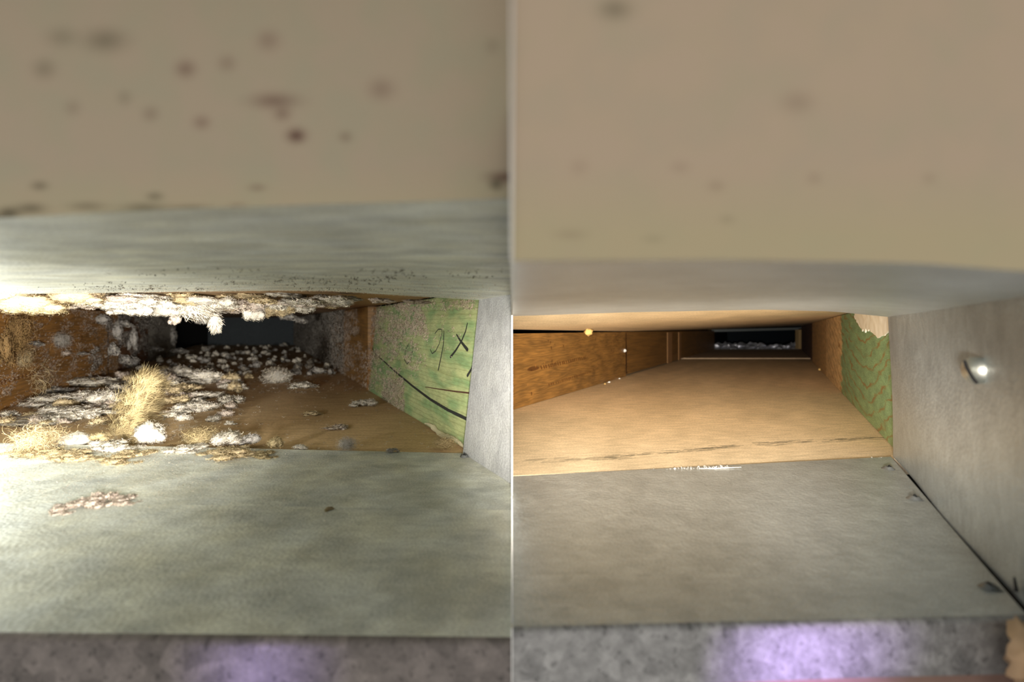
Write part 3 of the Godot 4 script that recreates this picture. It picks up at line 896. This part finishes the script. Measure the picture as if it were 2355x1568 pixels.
	plate(b, 12, 6, func(s, t): return la(0.1275, lerpf(-0.0755, 0.0226, t), lerpf(0.587, 0.86, s)), Vector3(0.036, 0, 0), func(s, t): return Vector2(0.55 + 0.2 * s, 1.0 - t))
	tag(put(b, mbr, "wooden_stud"), "raw orange-brown stud right behind the green one in the dusty duct", "stud")
	b = start(la(0.145, -0.03, 1.4))
	var mgr := mat("grey_dusted_lumber", Color(0.55, 0.53, 0.5), 0.95, 0.0, null, bump(17, 0.06), 0.2)
	plate(b, 12, 6, func(s, t): return la(0.130, lerpf(-0.0755, lerpf(0.0240, 0.0290, s), t), lerpf(0.862, 1.9, s)), Vector3(0.036, 0, 0))
	tag(put(b, mgr, "wooden_stud"), "grey fur-coated stud running to the dark end of the dusty duct, right side", "stud")
	# left side studs
	b = start(la(-0.25, -0.03, 0.55))
	plate(b, 30, 8, func(s, t): return la(-0.232, lerpf(-0.0755, 0.021, t), lerpf(0.31, 0.80, s)), Vector3(-0.036, 0, 0), func(s, t): return Vector2(0.45 * s + 0.1, 1.0 - t))
	tag(put(b, mat("orange_brown_stud", Color(1.0, 0.98, 0.95), 0.5, 0.0, tb, bump(7, 0.06, 3), 0.04), "wooden_stud"), "orange-brown stud on the left of the dusty duct", "stud")
	b = start(la(-0.25, -0.03, 1.0))
	plate(b, 12, 6, func(s, t): return la(-0.234, lerpf(-0.0755, 0.024, t), lerpf(0.803, 1.02, s)), Vector3(-0.036, 0, 0), func(s, t): return Vector2(0.6 + 0.2 * s, 1.0 - t))
	tag(put(b, mat("umber_stud", Color(0.7, 0.62, 0.55), 0.8, 0.0, tb), "wooden_stud"), "umber stud hung with grey lint, second on the dusty duct's left", "stud")
	b = start(la(-0.24, -0.03, 1.15))
	plate(b, 4, 6, func(s, t): return la(lerpf(-0.236, -0.215, s), lerpf(-0.0755, 0.025, t), lerpf(1.03, 1.24, s)), Vector3(-0.02, 0, -0.01))
	tag(put(b, mat("grey_board_end", Color(0.62, 0.6, 0.55), 0.85), "board_offcut"), "pale grey board end at the edge of the black hole in the dusty duct", "board")
	# cream foam bead in the lower corner
	var nb := noise(91, 0.2, 2)
	var pts := []
	var rad := []
	for k in 25:
		var w := lerpf(0.372, 0.300, k / 24.0)
		pts.push_back(la(0.1242, -0.0742 + 0.0012 * sin(k * 0.13 * PI), w))
		rad.push_back(0.0018 * (0.8 + 0.8 * nb.get_noise_1d(k * 3.0)) * sin(PI * clampf((k + 1.5) / 27.0, 0, 1)) + 0.0004)
	b = start(la(0.124, -0.074, 0.34))
	tube(b, pts, rad, 10)
	tag(put(b, mat("cream_foam", Color(0.90, 0.87, 0.72), 0.95, 0.0, null, bump(92, 0.2), 0.03), "foam_bead"), "cream foam bead along the foot of the green stud in the dusty duct", "foam")
	# far wall
	b = start(la(-0.03, -0.02, 1.9))
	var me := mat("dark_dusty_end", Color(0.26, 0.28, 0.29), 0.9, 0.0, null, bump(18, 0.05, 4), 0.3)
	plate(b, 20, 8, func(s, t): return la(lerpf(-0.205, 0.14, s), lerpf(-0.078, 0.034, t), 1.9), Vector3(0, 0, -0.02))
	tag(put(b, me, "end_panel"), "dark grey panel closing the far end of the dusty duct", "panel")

func line_green(seed_: int) -> Image:
	var n1 := noise(seed_, 0.02, 3)
	var n2 := noise(seed_ + 1, 0.3, 2)
	var n3 := noise(seed_ + 2, 0.006, 2)
	var W := 900.0; var H := 380.0
	var im := wood_tex(900, 380, func(x, y):
		var yy: float = y + 3.0 * n3.get_noise_2d(x, y)
		var band := absf(fposmod(yy * 0.075 + 0.8 * n3.get_noise_2d(x * 0.1, yy * 4.0), 1.0) - 0.5) * 2.0
		var ring := pow(band, 5.0)
		var k: float = 1.0 + 0.10 * n2.get_noise_2d(x * 0.15, y) + 0.08 * n1.get_noise_2d(x, y)
		var green := Color(0.60, 0.635, 0.45).lerp(Color(0.47, 0.57, 0.39), clampf(n3.get_noise_2d(x * 1.2 + 500.0, y * 3.0) * 1.6 + 0.25 + (0.45 if x > 560.0 and y > 230.0 else 0.0), 0.0, 1.0))
		var c := green * k
		c = c.lerp(Color(0.36, 0.40, 0.20), ring * 0.35)
		if x > 840: c = c.lerp(Color(0.62, 0.44, 0.22) * k, clampf((x - 840.0) / 30.0, 0.0, 1.0))
		return Color(c.r, c.g, c.b))
	# the marker: writing as it stands on the timber, read off in millimetres along and up the face
	var q := func(px: float, py: float) -> Vector2:
		var v := -0.02
		var w := 0.3
		for k in 6:
			w = (0.1250 + (v + 0.0755) / 0.097 * 0.0095) * F / (px - 600.0)
			v = (748.0 - py) * w / F
		return Vector2((w - 0.2905) / 0.2945 * W, (1.0 - (v + 0.0755) / 0.097) * H)
	var K := Color(0.10, 0.11, 0.10)
	var curve := func(pts: Array) -> Array:
		var out := []
		for p in pts: out.push_back(q.call(p[0], p[1]))
		return out
	ink(im, curve.call([[1075, 742], [1071, 760], [1062, 782], [1048, 805], [1036, 820]]), 1.6, 3.4, K)
	ink(im, curve.call([[1050, 768], [1060, 784], [1075, 803]]), 1.8, 4.5, K)
	ink(im, curve.call([[1092, 828], [1084, 848], [1075, 863]]), 2.0, 3.6, K)
	ink(im, curve.call([[994, 812], [1002, 806], [1010, 790], [1017, 764], [1016, 756], [1008, 756], [1000, 766]]), 1.6, 1.4, Color(0.2, 0.22, 0.17), 0.85)
	ink(im, curve.call([[1021, 760], [1020, 790], [1014, 822], [1008, 850]]), 1.6, 2.4, Color(0.14, 0.16, 0.12), 0.95)
	ink(im, curve.call([[994, 812], [991, 806], [990, 802]]), 1.5, 1.5, Color(0.2, 0.22, 0.17), 0.8)
	ink(im, curve.call([[940, 790], [932, 806], [930, 826], [936, 836], [943, 829], [948, 810], [950, 795]]), 1.6, 2.0, Color(0.2, 0.22, 0.17), 0.85)
	ink(im, curve.call([[918, 716], [912, 750], [902, 780]]), 1.4, 1.4, Color(0.22, 0.24, 0.19), 0.8)
	ink(im, curve.call([[926, 730], [918, 756], [912, 784], [900, 786]]), 2.0, 1.4, Color(0.22, 0.24, 0.19), 0.8)
	ink(im, curve.call([[930, 755], [922, 785], [916, 808]]), 1.4, 1.4, Color(0.22, 0.24, 0.19), 0.7)
	ink(im, curve.call([[856, 800], [864, 814], [885, 832], [910, 855], [950, 888], [990, 918], [1030, 942], [1080, 966], [1100, 974]]), 2.2, 4.2, K)
	ink(im, curve.call([[978, 889], [1010, 894], [1045, 899], [1090, 904]]), 0.8, 1.9, Color(0.24, 0.13, 0.07), 0.9)
	return im

# ---------- lint ----------
func make_lint() -> void:
	for q in [["white", Color(0.95, 0.92, 0.86)], ["cream", Color(0.90, 0.82, 0.66)], ["tan", Color(0.77, 0.70, 0.54)], ["grey", Color(0.80, 0.78, 0.75)], ["pink", Color(0.92, 0.86, 0.80)], ["brown", Color(0.66, 0.54, 0.37)], ["grit", Color(0.30, 0.23, 0.16)]]:
		var m := mat("lint_" + q[0], q[1], 1.0, 0.0, null, null, 0.0, 0.1)
		m.vertex_color_use_as_albedo = true
		m.backlight_enabled = true
		m.backlight = Color(0.3, 0.3, 0.3)
		LM[q[0]] = m
	P.puff = clump(101, 5, 4200, 0.26, 0.02, 0.7, 0.72)
	P.puff2 = clump(102, 9, 4200, 0.24, 0.02, 0.8, 0.5)
	P.pad = clump(111, 12, 11000, 0.16, 0.0085, 0.8, 0.62, 1.0, Vector3.ZERO, 4, 0.85)
	P.mat = clump(103, 26, 5200, 0.2, 0.018, 0.8, 0.34, 0.8)
	P.tangle = clump(104, 1, 1500, 1.2, 0.0075, 0.6, 1.0, 0.9, Vector3.ZERO, 10, 0.0)
	P.small = clump(105, 4, 900, 0.34, 0.045, 0.7, 0.6)
	P.small2 = clump(106, 7, 900, 0.34, 0.045, 0.7, 0.45)
	P.combed = clump(107, 4, 3600, 0.6, 0.018, 0.2, 0.7, 1.0, Vector3(0.8, -0.5, 0.2), 5)
	P.drip = clump(108, 3, 2600, 0.7, 0.024, 0.25, 0.7, 1.0, Vector3(0, -0.9, 0), 5)
	P.tuft = clump(109, 1, 12, 1.3, 0.14, 0.6, 1.0, 1.0, Vector3.ZERO, 4, 0.0, 1.6)
	P.grain = clump(110, 1, 5, 1.0, 0.35, 0.6, 1.0, 1.0, Vector3.ZERO, 3, 0.0, 1.6)

func dust() -> void:
	lint_floor()
	lint_fringe()
	lint_walls()

var stand_as := "lint_clump"
# a clump that stands on the dusty floor (or lip): its foot at a place, its size in the picture's pixels at that depth
func stand(kind: String, px: float, py: float, wide: float, high: float, color: String, label: String, group := "", tilt := Vector3.ZERO, lip := false) -> void:
	var w := lw(py)
	if lip: w = 0.0745 * F / (py - 748.0) if py > 1020 else 0.287
	var k := w / F
	var p := at(px, py, w) + Vector3(0, high * 0.36 * k, 0)
	lint(stand_as, kind, p, Vector3(wide * 0.5 * k, high * (0.5 if lip else 0.75) * k, wide * 0.42 * k), color, label, group, tilt + Vector3(0, rng.randf() * TAU if tilt == Vector3.ZERO else 0.0, 0))

func lint_floor() -> void:
	rng.seed = 200
	# along the front lip
	for q in [["tangle", 85, 1052, 110, 95, "cream", "loose cream tangle at the left end of the dusty duct's front lip"], ["mat", 60, 1062, 190, 46, "cream", "cream mat under the loose tangle on the dusty front lip"], ["pad", 178, 1032, 100, 52, "white", "bright white lump rising behind the cream mat on the front lip"], ["mat", 175, 1064, 170, 50, "cream", "yellowish flat mat in front of the bright white lump"], ["mat", 262, 1044, 150, 56, "white", "white mat between the bright lump and the tall tuft's foot"], ["puff2", 232, 1018, 60, 40, "tan", "tan ruffle behind the white mat left of the tall tuft"], ["mat", 300, 1064, 170, 40, "cream", "flat cream mat spread before the tall tuft's foot"], ["pad", 350, 1028, 78, 78, "white", "white fluffy ball at the foot of the tall tan tuft"], ["mat", 430, 1044, 120, 40, "white", "white low mat right of the fluffy ball on the lip"], ["tangle", 462, 1030, 80, 60, "tan", "tan upright wisp right of the white mat on the lip"], ["puff2", 520, 1030, 110, 62, "white", "white bristly mound in the middle of the front lip"], ["mat", 520, 1056, 170, 44, "cream", "cream mat in front of the bristly mound"], ["puff2", 575, 1026, 60, 44, "grey", "greyish lump with dark hollows beside the bristly mound"], ["puff2", 632, 1034, 56, 46, "tan", "round tan ball ending the row on the front lip"], ["mat", 610, 1054, 90, 26, "tan", "thin tan mat under the round tan ball"], ["small", 692, 1034, 50, 20, "white", "small white nub on the lip right of the round tan ball"], ["tangle", 798, 1036, 52, 40, "grey", "grey wisp standing alone on the lip in front of the brown board"], ["small2", 905, 1040, 46, 16, "grey", "flattened grey fleck on the lip before the green stud"], ["tangle", 1020, 1030, 70, 34, "tan", "brownish fluff in the corner between the lip and the green stud"]]:
		stand(q[0], q[1], q[2], q[3], q[4], q[5], q[6], "", Vector3.ZERO, true)
	# the tall tuft: a leaning shock of tan hair
	rng.seed = 301
	var b := start(at(330, 1000, 0.315))
	var spine := [[312, 1012, 40], [300, 975, 52], [310, 945, 50], [326, 915, 46], [338, 890, 38], [350, 872, 18]]
	var nz := noise(31, 0.02, 2)
	for k in spine.size() - 1:
		for j in 3:
			var a: Array = spine[k]; var d: Array = spine[k + 1]
			var s := j / 3.0
			var c := at(lerpf(a[0], d[0], s), lerpf(a[1], d[1], s), 0.315) - b.off
			var r := lerpf(a[2], d[2], s) * 0.315 / F
			for lock in 34:
				var dr := Vector3(rng.randfn(), rng.randfn(), rng.randfn()).normalized()
				var bump_ := 1.0 + 0.35 * nz.get_noise_3dv((c + dr * r) * 9000.0)
				var go := dr * 0.45 + Vector3(0.8, 0.6, 0.1) + Vector3(rng.randfn(), rng.randfn(), rng.randfn()) * 0.28
				var q0 := rng.randf_range(0.35, 0.9) * bump_
				var sh0 := rng.randf_range(0.62, 1.0)
				for n in 34:
					var sh := sh0 * rng.randf_range(0.8, 1.0)
					b.col = Color(sh, sh * 0.97, sh * 0.9)
					var jit := Vector3(rng.randfn(), rng.randfn(), rng.randfn())
					strand(b, c + dr * r * q0 + jit * 0.0007, go + jit * 0.12, dr + jit * 0.25, rng.randf_range(0.003, 0.008) * bump_, 0.000075, 0.2, 4, Vector3(0.10, 0.03, 0))
	tag(put(b, LM.tan, "lint_tuft"), "tall leaning shock of combed tan lint standing on the dusty duct's floor", "lint")
	# gritty heap on the bottom sheet
	rng.seed = 205
	for q in [[175, 1172, 120, 44, "gritty tan clod, left one of the heap on the metal sheet"], [232, 1160, 110, 52, "gritty tan clod, tallest of the heap on the metal sheet"], [290, 1156, 100, 36, "gritty tan clod right of the tallest on the metal sheet"], [345, 1148, 70, 16, "thin tail of grit running right from the heap on the metal sheet"]]:
		stand("mat", q[0], q[1] + 6, q[2], q[3], "pink", q[4], "", Vector3.ZERO, true)
	stand("small", 755, 1176, 34, 16, "tan", "single flat tan fleck lying alone on the metal sheet", "", Vector3.ZERO, true)
	# drifts on the board
	for q in [["mat", 205, 886, 180, 30, "white", "long white drift against the foot of the orange-brown stud"], ["mat", 120, 908, 120, 26, "grey", "greyish drift left of the long white one"], ["mat", 150, 930, 170, 40, "white", "white drift left in the middle of the floor"], ["puff2", 235, 930, 120, 44, "white", "bushy white drift left of the tall tuft"], ["mat", 175, 955, 190, 34, "white", "broad white mat nearest the front, left of the tall tuft"], ["mat", 80, 968, 230, 12, "white", "thin white streak across the front left of the floor"], ["mat", 290, 905, 90, 34, "white", "white drift just behind the tall tuft"], ["mat", 425, 905, 110, 34, "cream", "creamy drift right of the tall tuft's head"], ["puff2", 480, 880, 100, 38, "white", "white mound in the middle of the floor behind the dark patch"], ["mat", 470, 915, 110, 24, "white", "white drift in front of the middle mound"], ["mat", 402, 930, 80, 30, "cream", "cream drift beside the tall tuft's middle"], ["mat", 450, 946, 120, 34, "white", "white ragged drift nearest the front, right of the tall tuft"], ["small", 424, 966, 46, 22, "white", "white knot at the tip of the ragged drift"], ["small2", 535, 926, 84, 28, "white", "white curl beside the open brown floor"], ["puff", 640, 880, 82, 44, "white", "solitary bright white clump before the right stud"], ["small2", 690, 892, 90, 20, "white", "flat white trail right of the solitary bright clump"], ["small2", 735, 858, 60, 22, "grey", "grey trail under the fur-coated stud"], ["mat", 838, 934, 76, 24, "white", "white ridge at the foot of the green stud's cut end"], ["small2", 715, 955, 60, 14, "cream", "cream crumbs on the open brown floor"], ["small2", 770, 985, 80, 12, "pink", "pale grit trail on the open brown floor near the lip"], ["puff2", 420, 868, 90, 34, "white", "white mound behind the tall tuft's tip"], ["puff2", 360, 880, 80, 36, "white", "white bush touching the tall tuft's tip"], ["tangle", 40, 918, 130, 100, "cream", "curly cream tangle in the corner below the orange-brown stud"], ["puff2", 20, 922, 60, 56, "pink", "pinkish clod under the curly cream tangle"], ["tangle", 105, 882, 110, 60, "tan", "thin curly strands on the foot of the orange-brown stud"]]:
		stand(q[0], q[1], q[2], q[3], q[4], q[5], q[6])
	# heaped bits over the lit part of the floor
	rng.seed = 215
	var nd := noise(66, 0.012, 2)
	var made := 0
	for k in 900:
		if made >= 92: break
		var py := rng.randf_range(852.0, 985.0)
		var px := rng.randf_range(20.0, 560.0) + (py - 920.0) * -0.4
		if px < 600.0 - 0.222 * F / lw(py): continue
		if absf(px - 325.0) < 55.0 and py > 900.0: continue
		if nd.get_noise_2d(px, py * 3.0) < -0.05: continue
		var s := rng.randf_range(22.0, 58.0)
		made += 1
		stand(["small", "small2", "puff2", "mat"][k % 4], px, py, s, s * rng.randf_range(0.35, 0.6), ["white", "white", "cream", "pink"][rng.randi() % 4], "white or cream lint bit among the heaped drifts on the dusty duct's lit floor", "lint bits heaped on the lit floor")
	# far puffs
	rng.seed = 222
	for k in 150:
		var py := 795.0 + 69.0 * pow(rng.randf(), 0.85)
		var w := lw(py)
		var xl := 600.0 - 0.22 * F / w + 4.0
		var xr := 600.0 + 0.118 * F / w
		var px := lerpf(maxf(xl, 250.0), xr, rng.randf())
		var s := rng.randf_range(9.0, 25.0) * lerpf(0.8, 1.25, (py - 790.0) / 74.0)
		stand_as = "lint_puff"
		stand("small" if k % 2 else "small2", px, py, s, s * rng.randf_range(0.55, 0.85), "white" if k % 3 else "grey", "small white or grey puff among many on the dark far floor of the dusty duct", "small puffs strewn over the dark far floor")

func hang(kind: String, px: float, top: float, low: float, wide: float, w: float, color: String, label: String, tilt := Vector3.ZERO) -> void:
	var k := w / F
	lint("lint_clump", kind, at(px, (top + low) * 0.5, w), Vector3(wide * 0.5 * k, (low - top) * 0.52 * k, wide * 0.35 * k), color, label, "", tilt)

func lint_fringe() -> void:
	rng.seed = 400
	for q in [["pad", 85, 655, 745, 190, 0.305, "cream", "big cream pad bulging lowest from the left end of the lint fringe"], ["pad", 30, 655, 716, 110, 0.30, "white", "whitish pad at the far left end of the lint fringe"], ["pad", 185, 655, 715, 150, 0.31, "cream", "cream pad tapering right of the biggest bulge of the fringe"], ["mat", 240, 665, 712, 90, 0.33, "white", "white pad where the cream part of the fringe ends"], ["pad", 275, 668, 728, 110, 0.35, "white", "white pad hanging over the brown stud, third of the fringe"], ["pad", 325, 672, 744, 80, 0.37, "white", "white point of the fringe hanging over the black gap"], ["mat", 335, 664, 705, 150, 0.33, "white", "upper white roll of the fringe by the metal lip"], ["pad", 385, 690, 740, 90, 0.39, "white", "ragged white lobe before the black hole"], ["puff2", 402, 715, 755, 34, 0.40, "pink", "small pinkish tip dangling under the ragged lobe"], ["combed", 455, 680, 738, 110, 0.36, "white", "bright combed white lobe in the middle of the fringe"], ["drip", 497, 715, 762, 34, 0.36, "white", "white hairy tip dripping from the combed lobe"], ["mat", 440, 664, 700, 170, 0.34, "cream", "cream roll above the combed lobe"], ["small2", 520, 690, 720, 60, 0.38, "tan", "tan ragged bit right of the combed lobe"], ["pad", 585, 680, 756, 66, 0.37, "white", "long white clot hanging right of the middle of the fringe"], ["mat", 560, 664, 696, 120, 0.335, "cream", "cream roll over the long white clot"], ["puff2", 610, 668, 720, 80, 0.35, "white", "white pad beside the long white clot"], ["mat", 655, 664, 692, 110, 0.335, "white", "thin white roll between the two hanging clots"], ["pad", 703, 672, 733, 62, 0.36, "white", "white clot, rightmost of those hanging from the fringe"], ["puff2", 740, 668, 708, 70, 0.345, "white", "white pad tapering off right of the rightmost clot"], ["mat", 800, 672, 698, 120, 0.335, "grey", "thin greyish roll along the top of the right stud"], ["mat", 880, 678, 702, 110, 0.325, "pink", "pinkish thin roll over the marked green stud"], ["mat", 960, 682, 704, 110, 0.315, "pink", "pinkish roll ending in the corner above the marker X"], ["small2", 660, 712, 742, 60, 0.8, "grey", "far grey clot on the roof board, left of two"], ["small2", 690, 722, 748, 40, 0.9, "grey", "far grey clot on the roof board, right of two"], ["small", 465, 728, 748, 50, 0.7, "grey", "grey clot deep behind the combed lobe"]]:
		hang(q[0], q[1], q[2], q[3], q[4], q[5], q[6], q[7], Vector3(0, rng.randf() * TAU if q[0] in ["puff", "puff2", "mat"] else 0.0, 0))

	rng.seed = 420
	for k in 56:
		var px := 190.0 + 600.0 * rng.randf()
		var w := rng.randf_range(0.30, 0.42)
		var top := 748.0 - 0.0195 * F / w
		var low := top + rng.randf_range(20.0, 44.0) * (1.0 if px < 720 else 0.6)
		hang(["puff2", "mat", "small2", "puff"][k % 4], px, top - 4.0, low, rng.randf_range(45.0, 95.0), w, ["white", "cream", "white", "pink"][rng.randi() % 4], "white or cream scrap of the lint crust under the dusty duct's roof board")
		get_child(get_child_count() - 1).set_meta("group", "lint scraps of the hanging crust")

func lint_walls() -> void:
	rng.seed = 500
	# lumps on the left studs
	var wl := func(px): return 0.232 * F / (600.0 - px)
	var list := [["tangle", 30, 770, 80, 130, "brown", "brown matted fur hanging on the left end of the orange-brown stud"], ["puff2", 8, 800, 46, 150, "brown", "brown lump at the frame edge beside the matted fur"], ["tangle", 132, 783, 56, 44, "grey", "star-shaped grey-white wisp on the orange-brown stud"], ["small", 146, 810, 30, 20, "pink", "small pinkish nub just under the star-shaped wisp"], ["small2", 182, 812, 34, 14, "grey", "little grey nub with a tail right of the pinkish nub"], ["tangle", 48, 822, 44, 56, "cream", "cream wisp low on the orange-brown stud"], ["small2", 72, 788, 46, 22, "grey", "greyish smear of lint left of the star-shaped wisp"], ["puff2", 225, 735, 60, 40, "grey", "grey cloud of lint high on the stud's far end"], ["puff2", 262, 762, 44, 70, "grey", "grey column of lint, left of two on the umber stud"], ["small2", 252, 800, 36, 60, "grey", "grey rag under the left lint column"], ["small2", 282, 825, 44, 40, "grey", "grey lump low beside the left lint column"], ["puff2", 302, 780, 30, 90, "grey", "grey column of lint, right of two on the umber stud"], ["small2", 275, 742, 60, 30, "grey", "grey pad over the two lint columns"], ["small", 300, 828, 40, 34, "grey", "grey ball at the foot of the right lint column"]]
	for q in list:
		var w: float = minf(wl.call(q[1]), 0.86)
		var k := w / F
		lint("lint_clump", q[0], at(q[1], q[2], w) + Vector3(0.006, 0, 0.004), Vector3(q[3] * 0.45 * k, q[4] * 0.5 * k, 0.008 + q[3] * 0.1 * k), q[5], q[6], "", Vector3(0, 0.3, rng.randf_range(-0.2, 0.2)))
	for q in [["puff2", 390, 775, 46, 70, 1.2, "grey", "grey furry lump on the pale board end by the black hole"], ["small2", 352, 800, 50, 24, 1.05, "grey", "grey ridge low on the umber stud's end"], ["small2", 405, 805, 60, 24, 1.2, "grey", "grey heap at the foot of the pale board end"]]:
		var k: float = q[5] / F
		lint("lint_clump", q[0], at(q[1], q[2], q[5]), Vector3(q[3] * 0.5, q[4] * 0.5, q[3] * 0.3) * k, q[6], q[7])
	# fuzz on the right studs
	var n := noise(55, 0.02, 3)
	var pl := []
	for k in 26000:
		var px := rng.randf_range(765.0, 1098.0)
		var py := rng.randf_range(690.0, 1010.0)
		var w := 0.129 * F / (px - 600.0)
		var v := (748.0 - py) * w / F
		w = (0.1250 + (v + 0.0755) / 0.097 * 0.0095) * F / (px - 600.0)
		v = (748.0 - py) * w / F
		if v < -0.075 or v > 0.021: continue
		# thick in the upper left, thin towards the metal and the foot
		var d := clampf(1.25 - (px - 780.0) / 260.0 - maxf(0.0, (py - 790.0) / 150.0), 0.0, 1.0)
		if w < 0.2915: continue
		if px > 905.0 and px < 985.0 + 14.0 * n.get_noise_1d(py * 3.0) and py < 745.0 + (px - 905.0) * 0.6: d = 1.0
		elif px > 975.0: d *= 0.10
		if py < 712.0: d = maxf(d, 0.55)
		if px < 840.0 and py < 860.0: d = 0.8
		d *= 0.55 + 1.1 * n.get_noise_2d(px, py)
		if absf(px - 905.0) < 26.0 and py > 870.0 and py < 960.0: d = 0.7
		if rng.randf() > d: continue
		pl.push_back(spot(la((0.1240 + (v + 0.0755) / 0.097 * 0.0095) if px > 836.0 else 0.1265, v, w), rng.randf_range(0.7, 1.5) * 0.0011 * (w / 0.4), Vector3(1, 0.6, 1), Vector3(-1, 0, 0.51).normalized()))
	fuzz("lint_fuzz", "tuft", pl, "pink", "thin pinkish-grey fuzz clinging to the green stud of the dusty duct")
	pl = []
	for k in 5200:
		var w := lerpf(0.75, 1.88, pow(rng.randf(), 1.3))
		var v := rng.randf_range(-0.074, 0.028)
		if w < 0.87 and rng.randf() < 0.35: continue
		pl.push_back(spot(la(0.126, v, w), rng.randf_range(0.7, 1.5) * 0.0032, Vector3(1, 0.6, 1), Vector3(-1, 0, 0.51).normalized()))
	fuzz("lint_fur", "tuft", pl, "grey", "thick grey dust fur coating the far right stud of the dusty duct")
	# sprinkle over the floor, the sheets
	pl = []
	for k in 7000:
		var py := 775.0 + 260.0 * pow(rng.randf(), 0.8)
		var px := rng.randf_range(0.0, 1010.0)
		var w := lw(py)
		var u := (px - 600.0) * w / F
		if u > 0.12 or u < -0.23 or w < 0.295 or w > 1.85: continue
		var open := px > 560.0 and py > 905.0
		if open and rng.randf() < 0.9: continue
		if n.get_noise_2d(px * 0.8, py * 2.4) < 0.02 and rng.randf() < 0.85: continue
		pl.push_back(spot(at(px, py, w) + Vector3(0, 0.0004, 0), rng.randf_range(0.6, 1.6) * 0.0011 * (w / 0.4), Vector3(1, 0.6, 1)))
	fuzz("lint_specks", "tuft", pl, "white", "white lint specks sprinkled over the dusty duct's floor board")
	pl = []
	for k in 16000:
		var py := 1030.0 + 200.0 * pow(rng.randf(), 2.2)
		var px := rng.randf_range(0.0, 1120.0)
		if px > 1060.0 + (py - 1042.0) * 0.8: continue
		var keep := clampf(1.1 - (py - 1030.0) / 120.0 + 0.9 * n.get_noise_2d(px * 0.7, py * 1.5), 0.05, 1.0) * clampf(1.15 - px / 1000.0, 0.15, 1.0)
		if rng.randf() > keep: continue
		var y := 748.0
		var w := 0.0
		var u := 0.0
		w = 0.0735 * F / (py - y)
		for j in 3:
			u = (px - 600.0) * w / F
			w = -lv_floor(u, w) * F / (py - y)
		if w > 0.289: continue
		pl.push_back(spot(at(px, py, w) + Vector3(0, 0.0002, 0), rng.randf_range(0.5, 1.3) * 0.00042, Vector3(1, 0.6, 1)))
	fuzz("dust_grains", "grain", pl, "white", "pale dust grains lying on the dusty duct's bottom sheet")
	pl = []
	for k in 9000:
		var w := lerpf(0.288, 0.19, pow(rng.randf(), 1.6))
		var u := rng.randf_range(-0.2, 0.12)
		if u > l_right(w, 0.128): continue
		if n.get_noise_2d(u * 900.0, w * 2500.0) < -0.05 and rng.randf() < 0.8: continue
		pl.push_back(spot(la(u, lerps([[-0.236, 0.0175], [-0.154, 0.0184], [0.01, 0.0205], [0.04, 0.0203], [0.077, 0.0180], [0.128, 0.0149]], u) - 0.0004, w), rng.randf_range(0.5, 1.3) * 0.00042, Vector3(1, 0.6, 1), Vector3.DOWN))
	fuzz("dust_grains", "grain", pl, "white", "pale dust grains sticking under the dusty duct's top sheet near its lip")
	pl = []
	for k in 4200:
		var w := lerpf(0.66, 1.23, rng.randf())
		var v := rng.randf_range(-0.075, 0.024)
		if n.get_noise_2d(w * 420.0, v * 1500.0 + 40.0) < (0.25 if w < 0.8 else 0.0) and rng.randf() < 0.92: continue
		var u := -0.2312 if w < 0.8 else -0.2332
		if w > 1.03: u = lerpf(-0.2355, -0.2145, (w - 1.03) / 0.21) if w < 1.24 else u
		pl.push_back(spot(la(u, v, w), rng.randf_range(0.6, 1.4) * 0.003, Vector3(1, 0.8, 1), Vector3(1, 0, -0.51).normalized()))
	fuzz("lint_fur", "tuft", pl, "grey", "grey lint fur in ragged columns on the umber stud of the dusty duct")
	pl = []
	for k in 1500:
		var w := lerpf(0.27, 0.16, rng.randf())
		var u := rng.randf_range(-0.16, 0.12)
		if u > l_right(w, 0.125): continue
		if n.get_noise_2d(u * 500.0 + 70.0, w * 1500.0) < 0.12: continue
		pl.push_back(spot(la(u, 0.0188, w), rng.randf_range(0.5, 1.6) * 0.0006, Vector3(1.6, 0.6, 1), Vector3.DOWN))
	fuzz("grit", "grain", pl, "grit", "dark brown grit sticking under the dusty duct's top sheet")
	pl = []
	for k in 7000:
		var w := lerpf(0.42, 0.80, pow(rng.randf(), 1.2))
		var v := rng.randf_range(-0.075, 0.02)
		if n.get_noise_2d(w * 700.0, v * 2200.0) < 0.12 and rng.randf() < 0.88: continue
		pl.push_back(spot(la(-0.2312, v, w), rng.randf_range(0.6, 1.4) * 0.0010, Vector3(1, 0.6, 1), Vector3(1, 0, -0.51).normalized()))
	fuzz("lint_fuzz", "tuft", pl, "pink", "scattered fuzz sticking to the orange-brown stud of the dusty duct")
